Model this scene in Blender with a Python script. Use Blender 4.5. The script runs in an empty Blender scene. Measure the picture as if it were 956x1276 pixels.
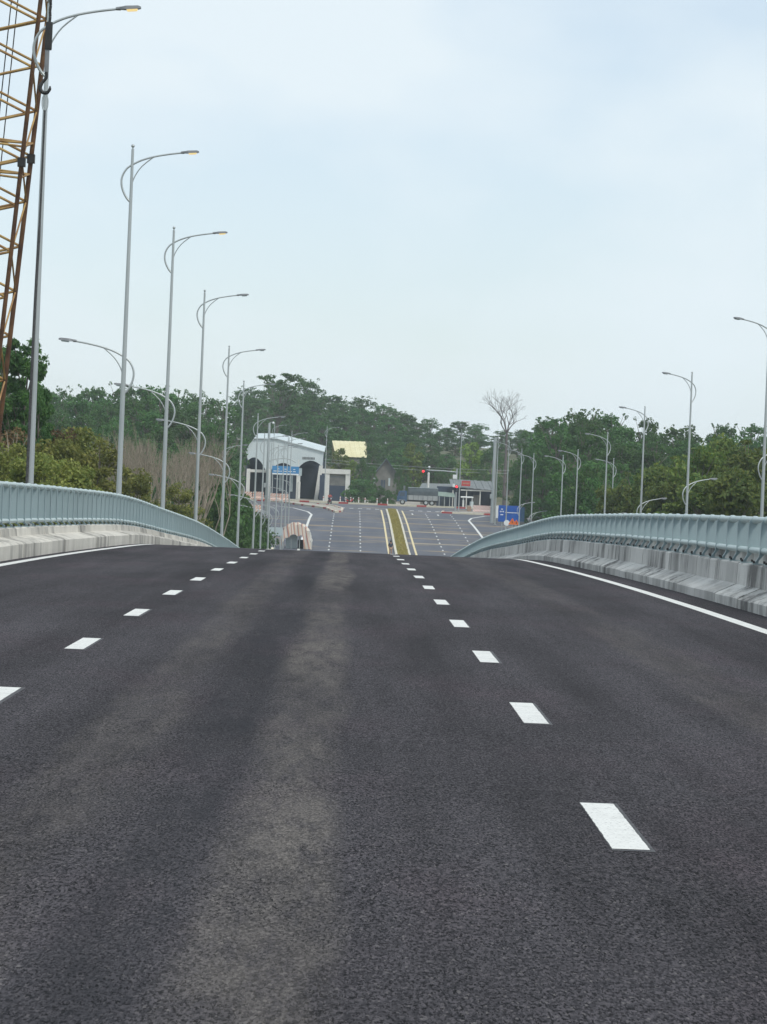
import bpy, math, random
import numpy as np
from mathutils import Vector, Matrix

random.seed(7)
rng = np.random.default_rng(7)
R = math.radians
scene = bpy.context.scene
col = scene.collection

# ---------------------------------------------------------------- camera
FPX, PW, PH = 4000.0, 956.0, 1276.0
U0, V0, ROLL, EYE = 439.63, 580.62, 0.0409, 1.545
cd = bpy.data.cameras.new('camera')
cam = bpy.data.objects.new('camera', cd)
col.objects.link(cam)
cd.sensor_fit = 'VERTICAL'
cd.sensor_height = 36.0
cd.lens = FPX * 36.0 / PH
cd.shift_x = (PW / 2 - U0) / PH
cd.shift_y = -(PH / 2 - V0) / PH
cd.clip_start = 0.1
cd.clip_end = 6000
cam.matrix_world = Matrix.Translation((0, 0, EYE)) @ Matrix.Rotation(R(90), 4, 'X') @ Matrix.Rotation(ROLL, 4, 'Z')
scene.camera = cam

# ---------------------------------------------------------------- sky, sun, exposure
SUN_EL, SUN_AZ = R(52), R(140)          # azimuth clockwise from +Y (the way the camera looks)
w = bpy.data.worlds.new('World')
scene.world = w
w.use_nodes = True
nt = w.node_tree
nt.nodes.clear()
out = nt.nodes.new('ShaderNodeOutputWorld')
sky = nt.nodes.new('ShaderNodeTexSky')
sky.sky_type = 'NISHITA'
sky.sun_disc = False
sky.sun_elevation = SUN_EL
sky.sun_rotation = SUN_AZ
sky.air_density = 1.0
sky.ozone_density = 4.0
sky.dust_density = 0.6
bg1 = nt.nodes.new('ShaderNodeBackground')
bg1.inputs[1].default_value = 0.10
nt.links.new(sky.outputs[0], bg1.inputs[0])
bg2 = nt.nodes.new('ShaderNodeBackground')
bg2.inputs[1].default_value = 1.0
bg2.inputs[0].default_value = (0.615, 0.688, 0.732, 1)
tc = nt.nodes.new('ShaderNodeTexCoord')
mp = nt.nodes.new('ShaderNodeMapping')
mp.inputs['Scale'].default_value = (6.0, 6.0, 11.0)
nz = nt.nodes.new('ShaderNodeTexNoise')
nz.inputs['Scale'].default_value = 1.25
nz.inputs['Detail'].default_value = 4.0
nz.inputs['Roughness'].default_value = 0.5
mr = nt.nodes.new('ShaderNodeMapRange')
mr.inputs[1].default_value = 0.36
mr.inputs[2].default_value = 0.58
mr.inputs[3].default_value = 0.62
mr.inputs[4].default_value = 0.97
nt.links.new(tc.outputs['Generated'], mp.inputs[0])
nt.links.new(mp.outputs[0], nz.inputs['Vector'])
nt.links.new(nz.outputs[0], mr.inputs[0])
mx = nt.nodes.new('ShaderNodeMixShader')
nt.links.new(mr.outputs[0], mx.inputs[0])
nt.links.new(bg1.outputs[0], mx.inputs[1])
nt.links.new(bg2.outputs[0], mx.inputs[2])
nt.links.new(mx.outputs[0], out.inputs[0])

sd = bpy.data.lights.new('sun', 'SUN')
sd.energy = 1.5
sd.angle = R(14)
sd.color = (1.0, 0.95, 0.87)
sun = bpy.data.objects.new('sun', sd)
col.objects.link(sun)
sdir = Vector((math.sin(SUN_AZ) * math.cos(SUN_EL), math.cos(SUN_AZ) * math.cos(SUN_EL), math.sin(SUN_EL)))
sun.rotation_euler = sdir.to_track_quat('Z', 'Y').to_euler()
sun.location = (0, -50, 120)

vs = scene.view_settings
vs.view_transform = 'Standard'
vs.look = 'None'
vs.exposure = 0.42
vs.gamma = 1.0
vs.use_curve_mapping = False
scene.cycles.max_bounces = 8
scene.cycles.transparent_max_bounces = 8
scene.cycles.volume_bounces = 1

# ---------------------------------------------------------------- helpers
def at(u, v, d):
    """photo column/row and distance down the road -> world point"""
    c, s = math.cos(ROLL), math.sin(ROLL)
    du, dv = u - U0, v - V0
    return Vector(((du * c + dv * s) * d / FPX, d, EYE - (-du * s + dv * c) * d / FPX))

KN = [(92, -2.48), (114, -3.2), (139, -4.08), (168, -5.38), (192, -6.55), (223, -8.05), (245, -9.05), (267, -9.78),
      (297, -10.2), (327, -9.95), (351, -9.38), (380, -8.4), (416, -7.15), (440, -6.55), (470, -6.08), (500, -5.92), (540, -5.9), (3000, -5.9)]
KY = np.array([-60, -30, 0, 30, 60, 75] + [k[0] for k in KN], float)
KZ = np.array([-1.545 - 11.03e-5 * y * y for y in (-60, -30, 0, 30, 60, 75)] + [k[1] for k in KN], float) + EYE
_m = np.zeros(len(KY))
_dl = np.diff(KZ) / np.diff(KY)
_m[1:-1] = (_dl[:-1] * np.diff(KY)[1:] + _dl[1:] * np.diff(KY)[:-1]) / (KY[2:] - KY[:-2])
_m[0] = _dl[0]
def prof(y):
    """road height along its length"""
    y = min(max(y, -59.9), 2900)
    i = int(np.searchsorted(KY, y) - 1)
    i = max(0, min(i, len(KY) - 2))
    h = KY[i + 1] - KY[i]
    t = (y - KY[i]) / h
    return float((2*t**3 - 3*t*t + 1) * KZ[i] + (t**3 - 2*t*t + t) * h * _m[i] + (-2*t**3 + 3*t*t) * KZ[i+1] + (t**3 - t*t) * h * _m[i+1])

def sstep(a, b, x):
    t = min(max((x - a) / (b - a), 0), 1)
    return t * t * (3 - 2 * t)
HY = [-400, 60, 230, 300, 350, 400, 450, 500, 600, 680, 760, 900, 1600]
HZ = [-6.0, -5.5, -5.5, -6.8, -6.0, -4.8, -3.6, -2.6, 0.8, 4.0, 5.5, 6.5, 6.5]
def ground_z(x, y):
    r = prof(y) - 0.14
    if y < 215:
        r = r + (-8.0 - r) * (1 - sstep(196, 214, y))
    if y > 575:
        r = r + (float(np.interp(y, HY, HZ)) + EYE - r) * sstep(575, 640, y)
    hh = float(np.interp(y, HY, HZ)) + EYE
    ax = abs(x - 5.85)
    wide = sstep(425, 480, y)
    e0 = 17.5 + 30 * wide
    e1 = 27 + 45 * wide
    if x < 0 and y < 210:
        e0, e1 = 13.2, 15.5
    s = sstep(e0, e1, ax)
    z = r * (1 - s) + hh * s
    return z + s * 0.5 * math.sin(x * .13 + 1.3) * math.sin(y * .07)

def tag(o, label=None, cat=None, group=None, kind=None):
    if label: o['label'] = label
    if cat: o['category'] = cat
    if group: o['group'] = group
    if kind: o['kind'] = kind
    return o

def empty(name, loc=(0, 0, 0), rz=0.0, label=None, cat=None, group=None):
    o = bpy.data.objects.new(name, None)
    o.empty_display_size = 0.3
    col.objects.link(o)
    o.location = loc
    o.rotation_euler = (0, 0, rz)
    return tag(o, label, cat, group)

def link(name, me, parent=None, loc=None, rot=None):
    o = bpy.data.objects.new(name, me)
    col.objects.link(o)
    if parent is not None: o.parent = parent
    if loc is not None: o.location = loc
    if rot is not None: o.rotation_euler = rot
    return o

def copy_tree(o, parent=None):
    c = o.copy()
    col.objects.link(c)
    c.parent = parent
    for ch in list(o.children):
        copy_tree(ch, c)
    return c

class MB:
    def __init__(s):
        s.v, s.f, s.sm = [], [], []
    def add(s, vs_, fs, smooth=False):
        n = len(s.v)
        s.v += [tuple(p) for p in vs_]
        for f in fs:
            s.f.append(tuple(i + n for i in f))
            s.sm.append(smooth)
        return s
    def box(s, c, d, rot=None, bev=0.0):
        hx, hy, hz = d[0] / 2, d[1] / 2, d[2] / 2
        M = rot if rot is not None else Matrix.Identity(3)
        c = Vector(c)
        if bev <= 0:
            ps = [c + M @ Vector((sx * hx, sy * hy, sz * hz)) for sx in (-1, 1) for sy in (-1, 1) for sz in (-1, 1)]
            s.add(ps, [(0, 1, 3, 2), (4, 6, 7, 5), (0, 4, 5, 1), (2, 3, 7, 6), (0, 2, 6, 4), (1, 5, 7, 3)])
        else:
            ring = [(-hx + bev, -hy), (hx - bev, -hy), (hx, -hy + bev), (hx, hy - bev), (hx - bev, hy), (-hx + bev, hy), (-hx, hy - bev), (-hx, -hy + bev)]
            lv = [(-hz, .93), (-hz + bev, 1), (hz - bev, 1), (hz, .93)]
            ps = [c + M @ Vector((x * k, y * k, z)) for z, k in lv for x, y in ring]
            fs = [(l * 8 + i, l * 8 + (i + 1) % 8, (l + 1) * 8 + (i + 1) % 8, (l + 1) * 8 + i) for l in range(3) for i in range(8)]
            fs += [tuple(range(7, -1, -1)), tuple(range(24, 32))]
            s.add(ps, fs)
        return s
    def tube(s, path, rad, n=8, cap=True, smooth=True):
        path = [Vector(p) for p in path]
        if not hasattr(rad, '__len__'): rad = [rad] * len(path)
        ps, ref = [], None
        for i, p in enumerate(path):
            t = (path[min(i + 1, len(path) - 1)] - path[max(i - 1, 0)]).normalized()
            if ref is None: ref = t.orthogonal().normalized()
            a = (ref - t * ref.dot(t)).normalized()
            ref = a
            b = t.cross(a)
            for k in range(n):
                an = 2 * math.pi * k / n
                ps.append(p + (a * math.cos(an) + b * math.sin(an)) * rad[i])
        L = len(path)
        fs = [(i * n + k, i * n + (k + 1) % n, (i + 1) * n + (k + 1) % n, (i + 1) * n + k) for i in range(L - 1) for k in range(n)]
        s.add(ps, fs, smooth)
        if cap:
            s.add(ps[:n], [tuple(range(n - 1, -1, -1))])
            s.add(ps[-n:], [tuple(range(n))])
        return s
    def prism(s, poly, axis, a, b):
        """poly in the plane across `axis`, pushed from a to b"""
        def P(p, t):
            return {'X': (t, p[0], p[1]), 'Y': (p[0], t, p[1]), 'Z': (p[0], p[1], t)}[axis]
        n = len(poly)
        s.add([P(p, a) for p in poly] + [P(p, b) for p in poly],
              [tuple(range(n)), tuple(range(2 * n - 1, n - 1, -1))] + [(i, i + n, (i + 1) % n + n, (i + 1) % n) for i in range(n)])
        return s
    def sphere(s, c, r, nu=10, nv=6, sc=(1, 1, 1)):
        ps = [(c[0], c[1], c[2] - r * sc[2])]
        for j in range(1, nv):
            a = math.pi * j / nv
            for i in range(nu):
                b = 2 * math.pi * i / nu
                ps.append((c[0] + r * sc[0] * math.sin(a) * math.cos(b), c[1] + r * sc[1] * math.sin(a) * math.sin(b), c[2] - r * sc[2] * math.cos(a)))
        ps.append((c[0], c[1], c[2] + r * sc[2]))
        fs = [(0, 1 + (i + 1) % nu, 1 + i) for i in range(nu)]
        for j in range(nv - 2):
            fs += [(1 + j * nu + i, 1 + j * nu + (i + 1) % nu, 1 + (j + 1) * nu + (i + 1) % nu, 1 + (j + 1) * nu + i) for i in range(nu)]
        q = len(ps) - 1
        fs += [(q, 1 + (nv - 2) * nu + i, 1 + (nv - 2) * nu + (i + 1) % nu) for i in range(nu)]
        return s.add(ps, fs, True)
    def mesh(s, name, mat):
        me = bpy.data.meshes.new(name)
        me.from_pydata(s.v, [], s.f)
        me.polygons.foreach_set('use_smooth', s.sm)
        for m in (mat if isinstance(mat, (list, tuple)) else [mat]): me.materials.append(m)
        me.update()
        return me
    def build(s, name, mat, parent=None, loc=None, rot=None):
        return link(name, s.mesh(name, mat), parent, loc, rot)

# ---------------------------------------------------------------- materials
def node(nt, typ, ins=None, **props):
    n = nt.nodes.new(typ)
    for k, v in props.items(): setattr(n, k, v)
    for k, v in (ins or {}).items():
        if isinstance(v, bpy.types.NodeSocket): nt.links.new(v, n.inputs[k])
        else: n.inputs[k].default_value = v
    return n
def rgba(c): return (c[0], c[1], c[2], 1)
def mixc(nt, fac, a, b, mode='MIX'):
    n = nt.nodes.new('ShaderNodeMix')
    n.data_type = 'RGBA'
    n.blend_type = mode
    for sock, v in ((n.inputs[0], fac), (n.inputs[6], a), (n.inputs[7], b)):
        if isinstance(v, bpy.types.NodeSocket): nt.links.new(v, sock)
        elif isinstance(v, (int, float)): sock.default_value = v
        else: sock.default_value = rgba(v)
    return n.outputs[2]
def rng_(nt, sock, a, b, c=0.0, d=1.0):
    return node(nt, 'ShaderNodeMapRange', {0: sock, 1: a, 2: b, 3: c, 4: d}).outputs[0]
def math_(nt, op, a, b=0.0):
    return node(nt, 'ShaderNodeMath', {0: a, 1: b}, operation=op).outputs[0]
def new_mat(name):
    m = bpy.data.materials.new(name)
    m.use_nodes = True
    return m, m.node_tree, m.node_tree.nodes['Principled BSDF']
def noise(nt, vec, scale, detail=3.0, rough=0.55):
    return node(nt, 'ShaderNodeTexNoise', {'Vector': vec, 'Scale': scale, 'Detail': detail, 'Roughness': rough}).outputs[0]
def coords(nt, scale=(1, 1, 1), which='Object'):
    t = node(nt, 'ShaderNodeTexCoord')
    return node(nt, 'ShaderNodeMapping', {0: t.outputs[which], 'Scale': scale}).outputs[0]
def world_pos(nt, scale=(1, 1, 1)):
    g = node(nt, 'ShaderNodeNewGeometry')
    return node(nt, 'ShaderNodeMapping', {0: g.outputs['Position'], 'Scale': scale}).outputs[0]

def simple(name, c1, c2=None, scale=3.0, rough=0.6, metal=0.0, bump=0.0, stretch=(1, 1, 1), emit=None, world=False, detail=4):
    m, nt, bs = new_mat(name)
    c2 = c2 or tuple(x * .8 for x in c1)
    vec = world_pos(nt, stretch) if world else coords(nt, stretch)
    n = noise(nt, vec, scale, detail)
    nt.links.new(mixc(nt, rng_(nt, n, .35, .65), c1, c2), bs.inputs['Base Color'])
    bs.inputs['Roughness'].default_value = rough
    bs.inputs['Metallic'].default_value = metal
    if bump:
        b = node(nt, 'ShaderNodeBump', {'Strength': bump, 'Distance': .02, 'Height': n})
        nt.links.new(b.outputs[0], bs.inputs['Normal'])
    if emit:
        bs.inputs['Emission Color'].default_value = rgba(emit[:3])
        bs.inputs['Emission Strength'].default_value = emit[3]
    return m

def leafmat(name, c1, c2, c3, transl=.35):
    m, nt, bs = new_mat(name)
    oi = node(nt, 'ShaderNodeObjectInfo')
    n = noise(nt, world_pos(nt), .9, 3)
    n2 = noise(nt, world_pos(nt), 9.0, 2)
    c = mixc(nt, rng_(nt, n, .38, .66), c1, c2)
    c = mixc(nt, math_(nt, 'MULTIPLY', rng_(nt, n2, .5, .72), .7), c, c3)
    hs = node(nt, 'ShaderNodeHueSaturation', {'Color': c, 'Value': rng_(nt, oi.outputs['Random'], 0, 1, .72, 1.25), 'Hue': rng_(nt, oi.outputs['Random'], 0, 1, .485, .51)})
    nt.links.new(hs.outputs[0], bs.inputs['Base Color'])
    bs.inputs['Roughness'].default_value = .6
    bs.inputs['Specular IOR Level'].default_value = .25
    tr = node(nt, 'ShaderNodeBsdfTranslucent', {'Color': hs.outputs[0]})
    mx_ = node(nt, 'ShaderNodeMixShader', {0: transl, 1: bs.outputs[0], 2: tr.outputs[0]})
    nt.links.new(mx_.outputs[0], nt.nodes['Material Output'].inputs[0])
    return m

def asphalt():
    m, nt, bs = new_mat('asphalt')
    wp = world_pos(nt)
    sep = node(nt, 'ShaderNodeSeparateXYZ', {0: wp})
    X, Y = sep.outputs[0], sep.outputs[1]
    vor = node(nt, 'ShaderNodeTexVoronoi', {'Vector': world_pos(nt, (1.0, .26, 1)), 'Scale': 120.0})
    vs2 = node(nt, 'ShaderNodeSeparateColor', {0: vor.outputs['Color']})
    grain = vs2.outputs[0]
    fine = noise(nt, world_pos(nt, (1.0, .24, 1)), 88, 4, .8)
    mid = noise(nt, wp, 14, 3, .6)
    stone = mixc(nt, rng_(nt, grain, .1, 1.0), (.034, .033, .038), (.112, .107, .117))
    stone = mixc(nt, rng_(nt, grain, .94, 1.0, 0, .7), stone, (.17, .165, .16))
    stone = mixc(nt, rng_(nt, fine, .515, .56, 0, .95), stone, (.005, .005, .006))
    stone = mixc(nt, rng_(nt, mid, .45, .7, 0, .4), stone, (.088, .084, .091))
    # laying marks: long lengthwise bands, patches
    band = noise(nt, world_pos(nt, (1.0, .035, 1)), 1.6, 4, .6)
    patch = noise(nt, world_pos(nt, (1.0, .22, 1)), .55, 4, .6)
    val = math_(nt, 'ADD', rng_(nt, band, .3, .7, .72, 1.30), rng_(nt, patch, .3, .7, -.24, .24))
    base = node(nt, 'ShaderNodeVectorMath', {0: stone}, operation='SCALE')
    nt.links.new(val, base.inputs['Scale'])
    c = base.outputs[0]
    c = mixc(nt, 1.0, c, (.85, .825, .83), 'MULTIPLY')
    # purplish bitumen tint in places
    c = mixc(nt, rng_(nt, noise(nt, world_pos(nt, (1, .3, 1)), .8, 3), .5, .7, 0, .6), c, (1.16, 1.0, 1.04), 'MULTIPLY')
    # pale dust trodden along the wheel line
    def streak(x0, wdt, strength, sc, lim):
        wob = math_(nt, 'MULTIPLY', math_(nt, 'SUBTRACT', noise(nt, world_pos(nt, (1.4, .10, 1)), sc, 4, .6), .5), .55)
        dx = math_(nt, 'ABSOLUTE', math_(nt, 'SUBTRACT', math_(nt, 'ADD', X, wob), x0))
        f = rng_(nt, dx, wdt * .5, wdt, 1, 0)
        ln = math_(nt, 'MULTIPLY', rng_(nt, noise(nt, world_pos(nt, (.6, .12, 1)), 1.1, 4, .65), .36, .6, .2, 1), rng_(nt, noise(nt, world_pos(nt, (2.5, .35, 1)), 2.6, 5, .75), .36, .56, .25, 1))
        return math_(nt, 'MULTIPLY', math_(nt, 'MULTIPLY', f, ln), strength)
    dustc = mixc(nt, rng_(nt, grain, .1, 1), (.095, .086, .080), (.205, .186, .170))
    c = mixc(nt, streak(-.24, .30, .8, 1.0, 0), c, dustc)
    pits = math_(nt, 'MULTIPLY', rng_(nt, fine, .53, .58, 0, .9), rng_(nt, noise(nt, world_pos(nt, (1, .35, 1)), 1.7, 5, .7), .36, .62, .1, 1))
    c = mixc(nt, streak(-1.25, .3, .38, 1.4, 0), c, dustc)
    c = mixc(nt, streak(2.9, .4, .3, 1.2, 0), c, dustc)
    # darker, tack-coated strip left of the dust
    c = mixc(nt, streak(-.70, .24, .75, .9, 0), c, (.024, .025, .030))
    c = mixc(nt, pits, c, (.006, .006, .007))
    # paler asphalt beyond the bridge, painted haze and grazing sheen included, earth dragged across
    old = mixc(nt, rng_(nt, noise(nt, world_pos(nt, (1, .12, 1)), .35, 4), .3, .7), (.105, .115, .138), (.150, .158, .182))
    earth = noise(nt, world_pos(nt, (.22, .8, 1)), .42, 4, .6)
    old = mixc(nt, rng_(nt, earth, .54, .64, 0, .8), old, (.30, .24, .17))
    for y0 in (432, 396, 372):
        wv = math_(nt, 'ADD', Y, math_(nt, 'MULTIPLY', noise(nt, world_pos(nt, (.2, .2, 1)), .5, 2), 4))
        ln = rng_(nt, math_(nt, 'ABSOLUTE', math_(nt, 'SUBTRACT', wv, y0 + 2)), .6, 1.3, .7, 0)
        ln = math_(nt, 'MULTIPLY', ln, rng_(nt, X, 5.5, 7.0))
        old = mixc(nt, ln, old, (.40, .34, .25))
    c = mixc(nt, rng_(nt, Y, 202, 206), c, old)
    nt.links.new(c, bs.inputs['Base Color'])
    nt.links.new(rng_(nt, grain, 0, 1, .8, .95), bs.inputs['Roughness'])
    bs.inputs['Specular IOR Level'].default_value = .06
    hgt = math_(nt, 'ADD', math_(nt, 'MULTIPLY', vor.outputs['Distance'], -1.0), math_(nt, 'MULTIPLY', grain, .5))
    b = node(nt, 'ShaderNodeBump', {'Strength': .35, 'Distance': .006, 'Height': hgt})
    nt.links.new(b.outputs[0], bs.inputs['Normal'])
    return m

def paint(name, c, wear=.35):
    m, nt, bs = new_mat(name)
    wp = world_pos(nt)
    n = noise(nt, wp, 5, 5, .7)
    n2 = noise(nt, wp, 60, 3)
    cc = mixc(nt, rng_(nt, n, .45, .75, 0, wear), c, tuple(x * .62 for x in c))
    cc = mixc(nt, rng_(nt, n2, .57, .70, 0, .7), cc, (.16, .16, .16))
    nt.links.new(cc, bs.inputs['Base Color'])
    bs.inputs['Roughness'].default_value = .6
    b = node(nt, 'ShaderNodeBump', {'Strength': .3, 'Distance': .004, 'Height': n2})
    nt.links.new(b.outputs[0], bs.inputs['Normal'])
    return m

def concrete(name, c1, c2, stain):
    m, nt, bs = new_mat(name)
    n = noise(nt, world_pos(nt), 1.3, 5, .6)
    f = noise(nt, world_pos(nt), 24, 3)
    oi = node(nt, 'ShaderNodeObjectInfo')
    c = mixc(nt, rng_(nt, n, .3, .7), c1, c2)
    c = node(nt, 'ShaderNodeHueSaturation', {'Color': c, 'Value': rng_(nt, oi.outputs['Random'], 0, 1, .80, 1.14)}).outputs[0]
    st = noise(nt, world_pos(nt, (.9, .30, .09)), 3.0, 6, .72)
    st2 = noise(nt, world_pos(nt, (1, .16, .5)), 1.0, 3)
    k = math_(nt, 'MULTIPLY', rng_(nt, st, .46, .60), rng_(nt, st2, .42, .56, .1, 1))
    c = mixc(nt, math_(nt, 'MULTIPLY', k, stain), c, (.035, .034, .032))
    c = mixc(nt, rng_(nt, f, .5, .75, 0, .3), c, tuple(x * .6 for x in c2))
    nt.links.new(c, bs.inputs['Base Color'])
    bs.inputs['Roughness'].default_value = .88
    b = node(nt, 'ShaderNodeBump', {'Strength': .35, 'Distance': .01, 'Height': f})
    nt.links.new(b.outputs[0], bs.inputs['Normal'])
    return m

def striped(name, ca, cb, freq, vec=(1, 0, 1), edge=.5, wear=.25):
    m, nt, bs = new_mat(name)
    t = node(nt, 'ShaderNodeTexCoord')
    dt = node(nt, 'ShaderNodeVectorMath', {0: t.outputs['Object'], 1: vec}, operation='DOT_PRODUCT').outputs['Value']
    fr = math_(nt, 'FRACT', math_(nt, 'MULTIPLY', dt, freq))
    st = math_(nt, 'GREATER_THAN', fr, edge)
    c = mixc(nt, st, ca, cb)
    n = noise(nt, world_pos(nt), 3, 4)
    c = mixc(nt, rng_(nt, n, .45, .75, 0, wear), c, (.32, .29, .25))
    nt.links.new(c, bs.inputs['Base Color'])
    bs.inputs['Roughness'].default_value = .6
    return m

M = {}
M['asphalt'] = asphalt()
M['white'] = paint('road_paint_white', (.72, .72, .69), .5)
M['primer'] = simple('road_primer', (.040, .040, .046), (.095, .094, .100), 30, .85, world=True, detail=5)
M['yellow'] = paint('road_paint_yellow', (.72, .60, .33))
M['cream_kerb'] = paint('kerb_cream', (.66, .62, .50), .6)
M['red_kerb'] = paint('kerb_red', (.42, .05, .045), .6)
M['conc_r'] = concrete('concrete_grey', (.44, .435, .42), (.54, .535, .51), .82)
M['conc_l'] = concrete('concrete_warm', (.50, .475, .42), (.58, .555, .50), .6)
M['deck'] = concrete('concrete_deck', (.30, .29, .28), (.38, .37, .36), .6)
M['pave'] = simple('pavement_grey', (.33, .31, .28), (.40, .36, .30), 1.0, .9, world=True)
M['dirt'] = simple('dirt_ground', (.14, .12, .07), (.06, .085, .035), .25, .95, world=True, bump=.4, detail=6)
M['rail'] = simple('rail_paint', (.42, .51, .51), (.47, .56, .55), 1.5, .42, .15)
M['post'] = simple('post_paint', (.255, .335, .355), (.30, .38, .40), 1.2, .5, .1)
M['galv'] = simple('galvanised_steel', (.41, .445, .45), (.48, .515, .515), 2.0, .42, .42, stretch=(1, 1, .2))
M['lens'] = simple('lamp_lens_amber', (.85, .72, .40), (.85, .68, .34), 5, .3, emit=(1.0, .72, .28, .55))
M['lampbody'] = simple('lamp_body', (.20, .21, .22), (.26, .27, .28), 5, .45, .4)
M['rust'] = simple('boom_rust_paint', (.29, .16, .065), (.50, .34, .12), 2.2, .7, .1, bump=.2, detail=6)
M['rustdark'] = simple('boom_chord_rust', (.07, .034, .02), (.17, .085, .036), 2.5, .7, .1, bump=.2)
M['black'] = simple('black_steel', (.018, .018, .02), (.04, .038, .036), 4, .5, .3)
M['cable'] = simple('wire_rope', (.05, .05, .052), (.10, .10, .10), 30, .6, .4)
M['bark'] = simple('bark', (.12, .10, .08), (.19, .17, .14), 3, .9, stretch=(1, 1, .3), bump=.4)
M['bark_pale'] = simple('bark_pale', (.22, .20, .18), (.30, .28, .25), 3, .9)
M['bark_grey'] = simple('bark_grey_brown', (.085, .072, .068), (.12, .105, .10), 3, .9)
M['twig'] = simple('dry_twig', (.22, .185, .14), (.33, .285, .22), 3, .9)
M['white_wall'] = simple('white_sheet', (.50, .57, .585), (.57, .635, .645), .6, .6, stretch=(1, 1, .4))
M['white_conc'] = simple('white_plaster', (.58, .58, .55), (.68, .68, .64), .8, .8)
M['roof_grey'] = simple('roof_sheet_grey', (.17, .185, .185), (.125, .14, .14), 1, .6)
M['roof_yellow'] = simple('roof_sheet_yellow', (.66, .60, .36), (.72, .67, .44), .8, .6)
M['shade_in'] = simple('interior_shade_blue', (.022, .04, .075), (.035, .05, .08), .6, .7)  # dark blue stands in for the shade inside the open buildings
M['wall_grey'] = simple('old_wall_grey', (.13, .13, .12), (.20, .195, .175), .8, .9)
M['glass'] = simple('window_glass', (.05, .07, .10), (.08, .11, .14), .8, .12)
M['sign_blue'] = simple('sign_blue', (.012, .09, .40), (.015, .11, .46), 1, .4)
M['sign_blue2'] = simple('sign_sky_blue', (.05, .24, .50), (.06, .27, .54), 1, .4)
M['sign_white'] = simple('sign_white', (.75, .78, .78), (.80, .82, .82), 1, .5)
M['sign_red'] = simple('sign_red', (.42, .03, .03), (.5, .04, .04), 1, .5)
M['sign_orange'] = simple('sign_orange', (.72, .14, .02), (.78, .18, .03), 1, .5)
M['redlight'] = simple('red_signal', (.5, .01, .01), (.5, .01, .01), 1, .3, emit=(1, .03, .04, 2.2))
M['barrier_rw'] = striped('barrier_red_white', (.74, .70, .64), (.62, .17, .07), 2.6, (1, 0, -1), .58)
M['barrier_rw2'] = striped('barrier_pale_red', (.76, .74, .70), (.55, .16, .13), 2.3, (1, 0, 1), .62)
M['plastic_grey'] = simple('panel_blue_grey', (.25, .31, .36), (.30, .36, .40), .7, .6)
M['panel_pale'] = simple('panel_pale', (.40, .48, .50), (.47, .54, .55), .7, .6)
M['truck_blue'] = simple('truck_blue', (.03, .075, .15), (.045, .10, .18), 2, .4)
M['tarp_dark'] = simple('tarp_dark', (.055, .075, .085), (.085, .105, .115), 1.2, .8)
M['truck_grey'] = simple('truck_body_grey', (.26, .28, .29), (.34, .36, .36), 1.5, .6)
M['rubber'] = simple('tyre_rubber', (.02, .02, .02), (.03, .03, .03), 5, .8)
M['skin'] = simple('skin', (.33, .19, .12), (.36, .21, .14), 5, .6)
M['hair'] = simple('hair_black', (.015, .013, .012), (.02, .018, .016), 5, .6)
M['cloth_dark'] = simple('cloth_dark_blue', (.025, .035, .06), (.04, .05, .08), 4, .9)
M['cloth_red'] = simple('cloth_red', (.45, .035, .05), (.55, .06, .07), 4, .9)
M['cloth_tan'] = simple('cloth_tan', (.36, .24, .18), (.40, .28, .21), 4, .9)
M['awning'] = simple('awning_green_grey', (.17, .23, .20), (.22, .28, .24), 1.5, .8)
M['grass'] = simple('median_grass', (.40, .37, .11), (.48, .42, .17), 1.6, .95, world=True, bump=.6, detail=6)
M['hedge_ground'] = simple('scrub_ground', (.05, .075, .025), (.09, .10, .035), .7, .95, world=True, bump=.5)

def tarp_mat():
    m, nt, bs = new_mat('striped_tarp')
    t = node(nt, 'ShaderNodeTexCoord')
    sp = node(nt, 'ShaderNodeSeparateXYZ', {0: t.outputs['UV']})
    fr = math_(nt, 'FRACT', math_(nt, 'MULTIPLY', sp.outputs[0], 10.0))
    c = mixc(nt, math_(nt, 'GREATER_THAN', fr, .62), (.66, .59, .51), (.50, .24, .17))
    fr2 = math_(nt, 'FRACT', math_(nt, 'ADD', math_(nt, 'MULTIPLY', sp.outputs[0], 10.0), .28))
    c = mixc(nt, math_(nt, 'GREATER_THAN', fr2, .88), c, (.20, .20, .28))
    n = noise(nt, coords(nt), 1.2, 4)
    c = mixc(nt, rng_(nt, n, .45, .7, 0, .4), c, (.55, .46, .33))
    c = mixc(nt, rng_(nt, sp.outputs[0], .84, .88), c, (.62, .62, .57))  # pale right flank: the sunlit side put into the colour
    nt.links.new(c, bs.inputs['Base Color'])
    bs.inputs['Roughness'].default_value = .7
    return m
M['tarp'] = tarp_mat()

M['leaf_hill'] = leafmat('leaf_hill', (.050, .130, .038), (.085, .190, .052), (.145, .250, .068))
M['leaf_dark'] = leafmat('leaf_dark', (.044, .115, .032), (.078, .170, .042), (.140, .230, .056))
M['leaf_lime'] = leafmat('leaf_lime', (.13, .21, .030), (.20, .29, .045), (.29, .36, .07))
M['leaf_olive'] = leafmat('leaf_olive', (.135, .180, .042), (.250, .275, .066), (.42, .39, .11))
M['leaf_gold'] = leafmat('leaf_gold', (.070, .135, .034), (.130, .190, .042), (.32, .29, .045))
M['leaf_brown'] = leafmat('leaf_brown', (.13, .085, .04), (.19, .13, .06), (.25, .19, .10))

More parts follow.
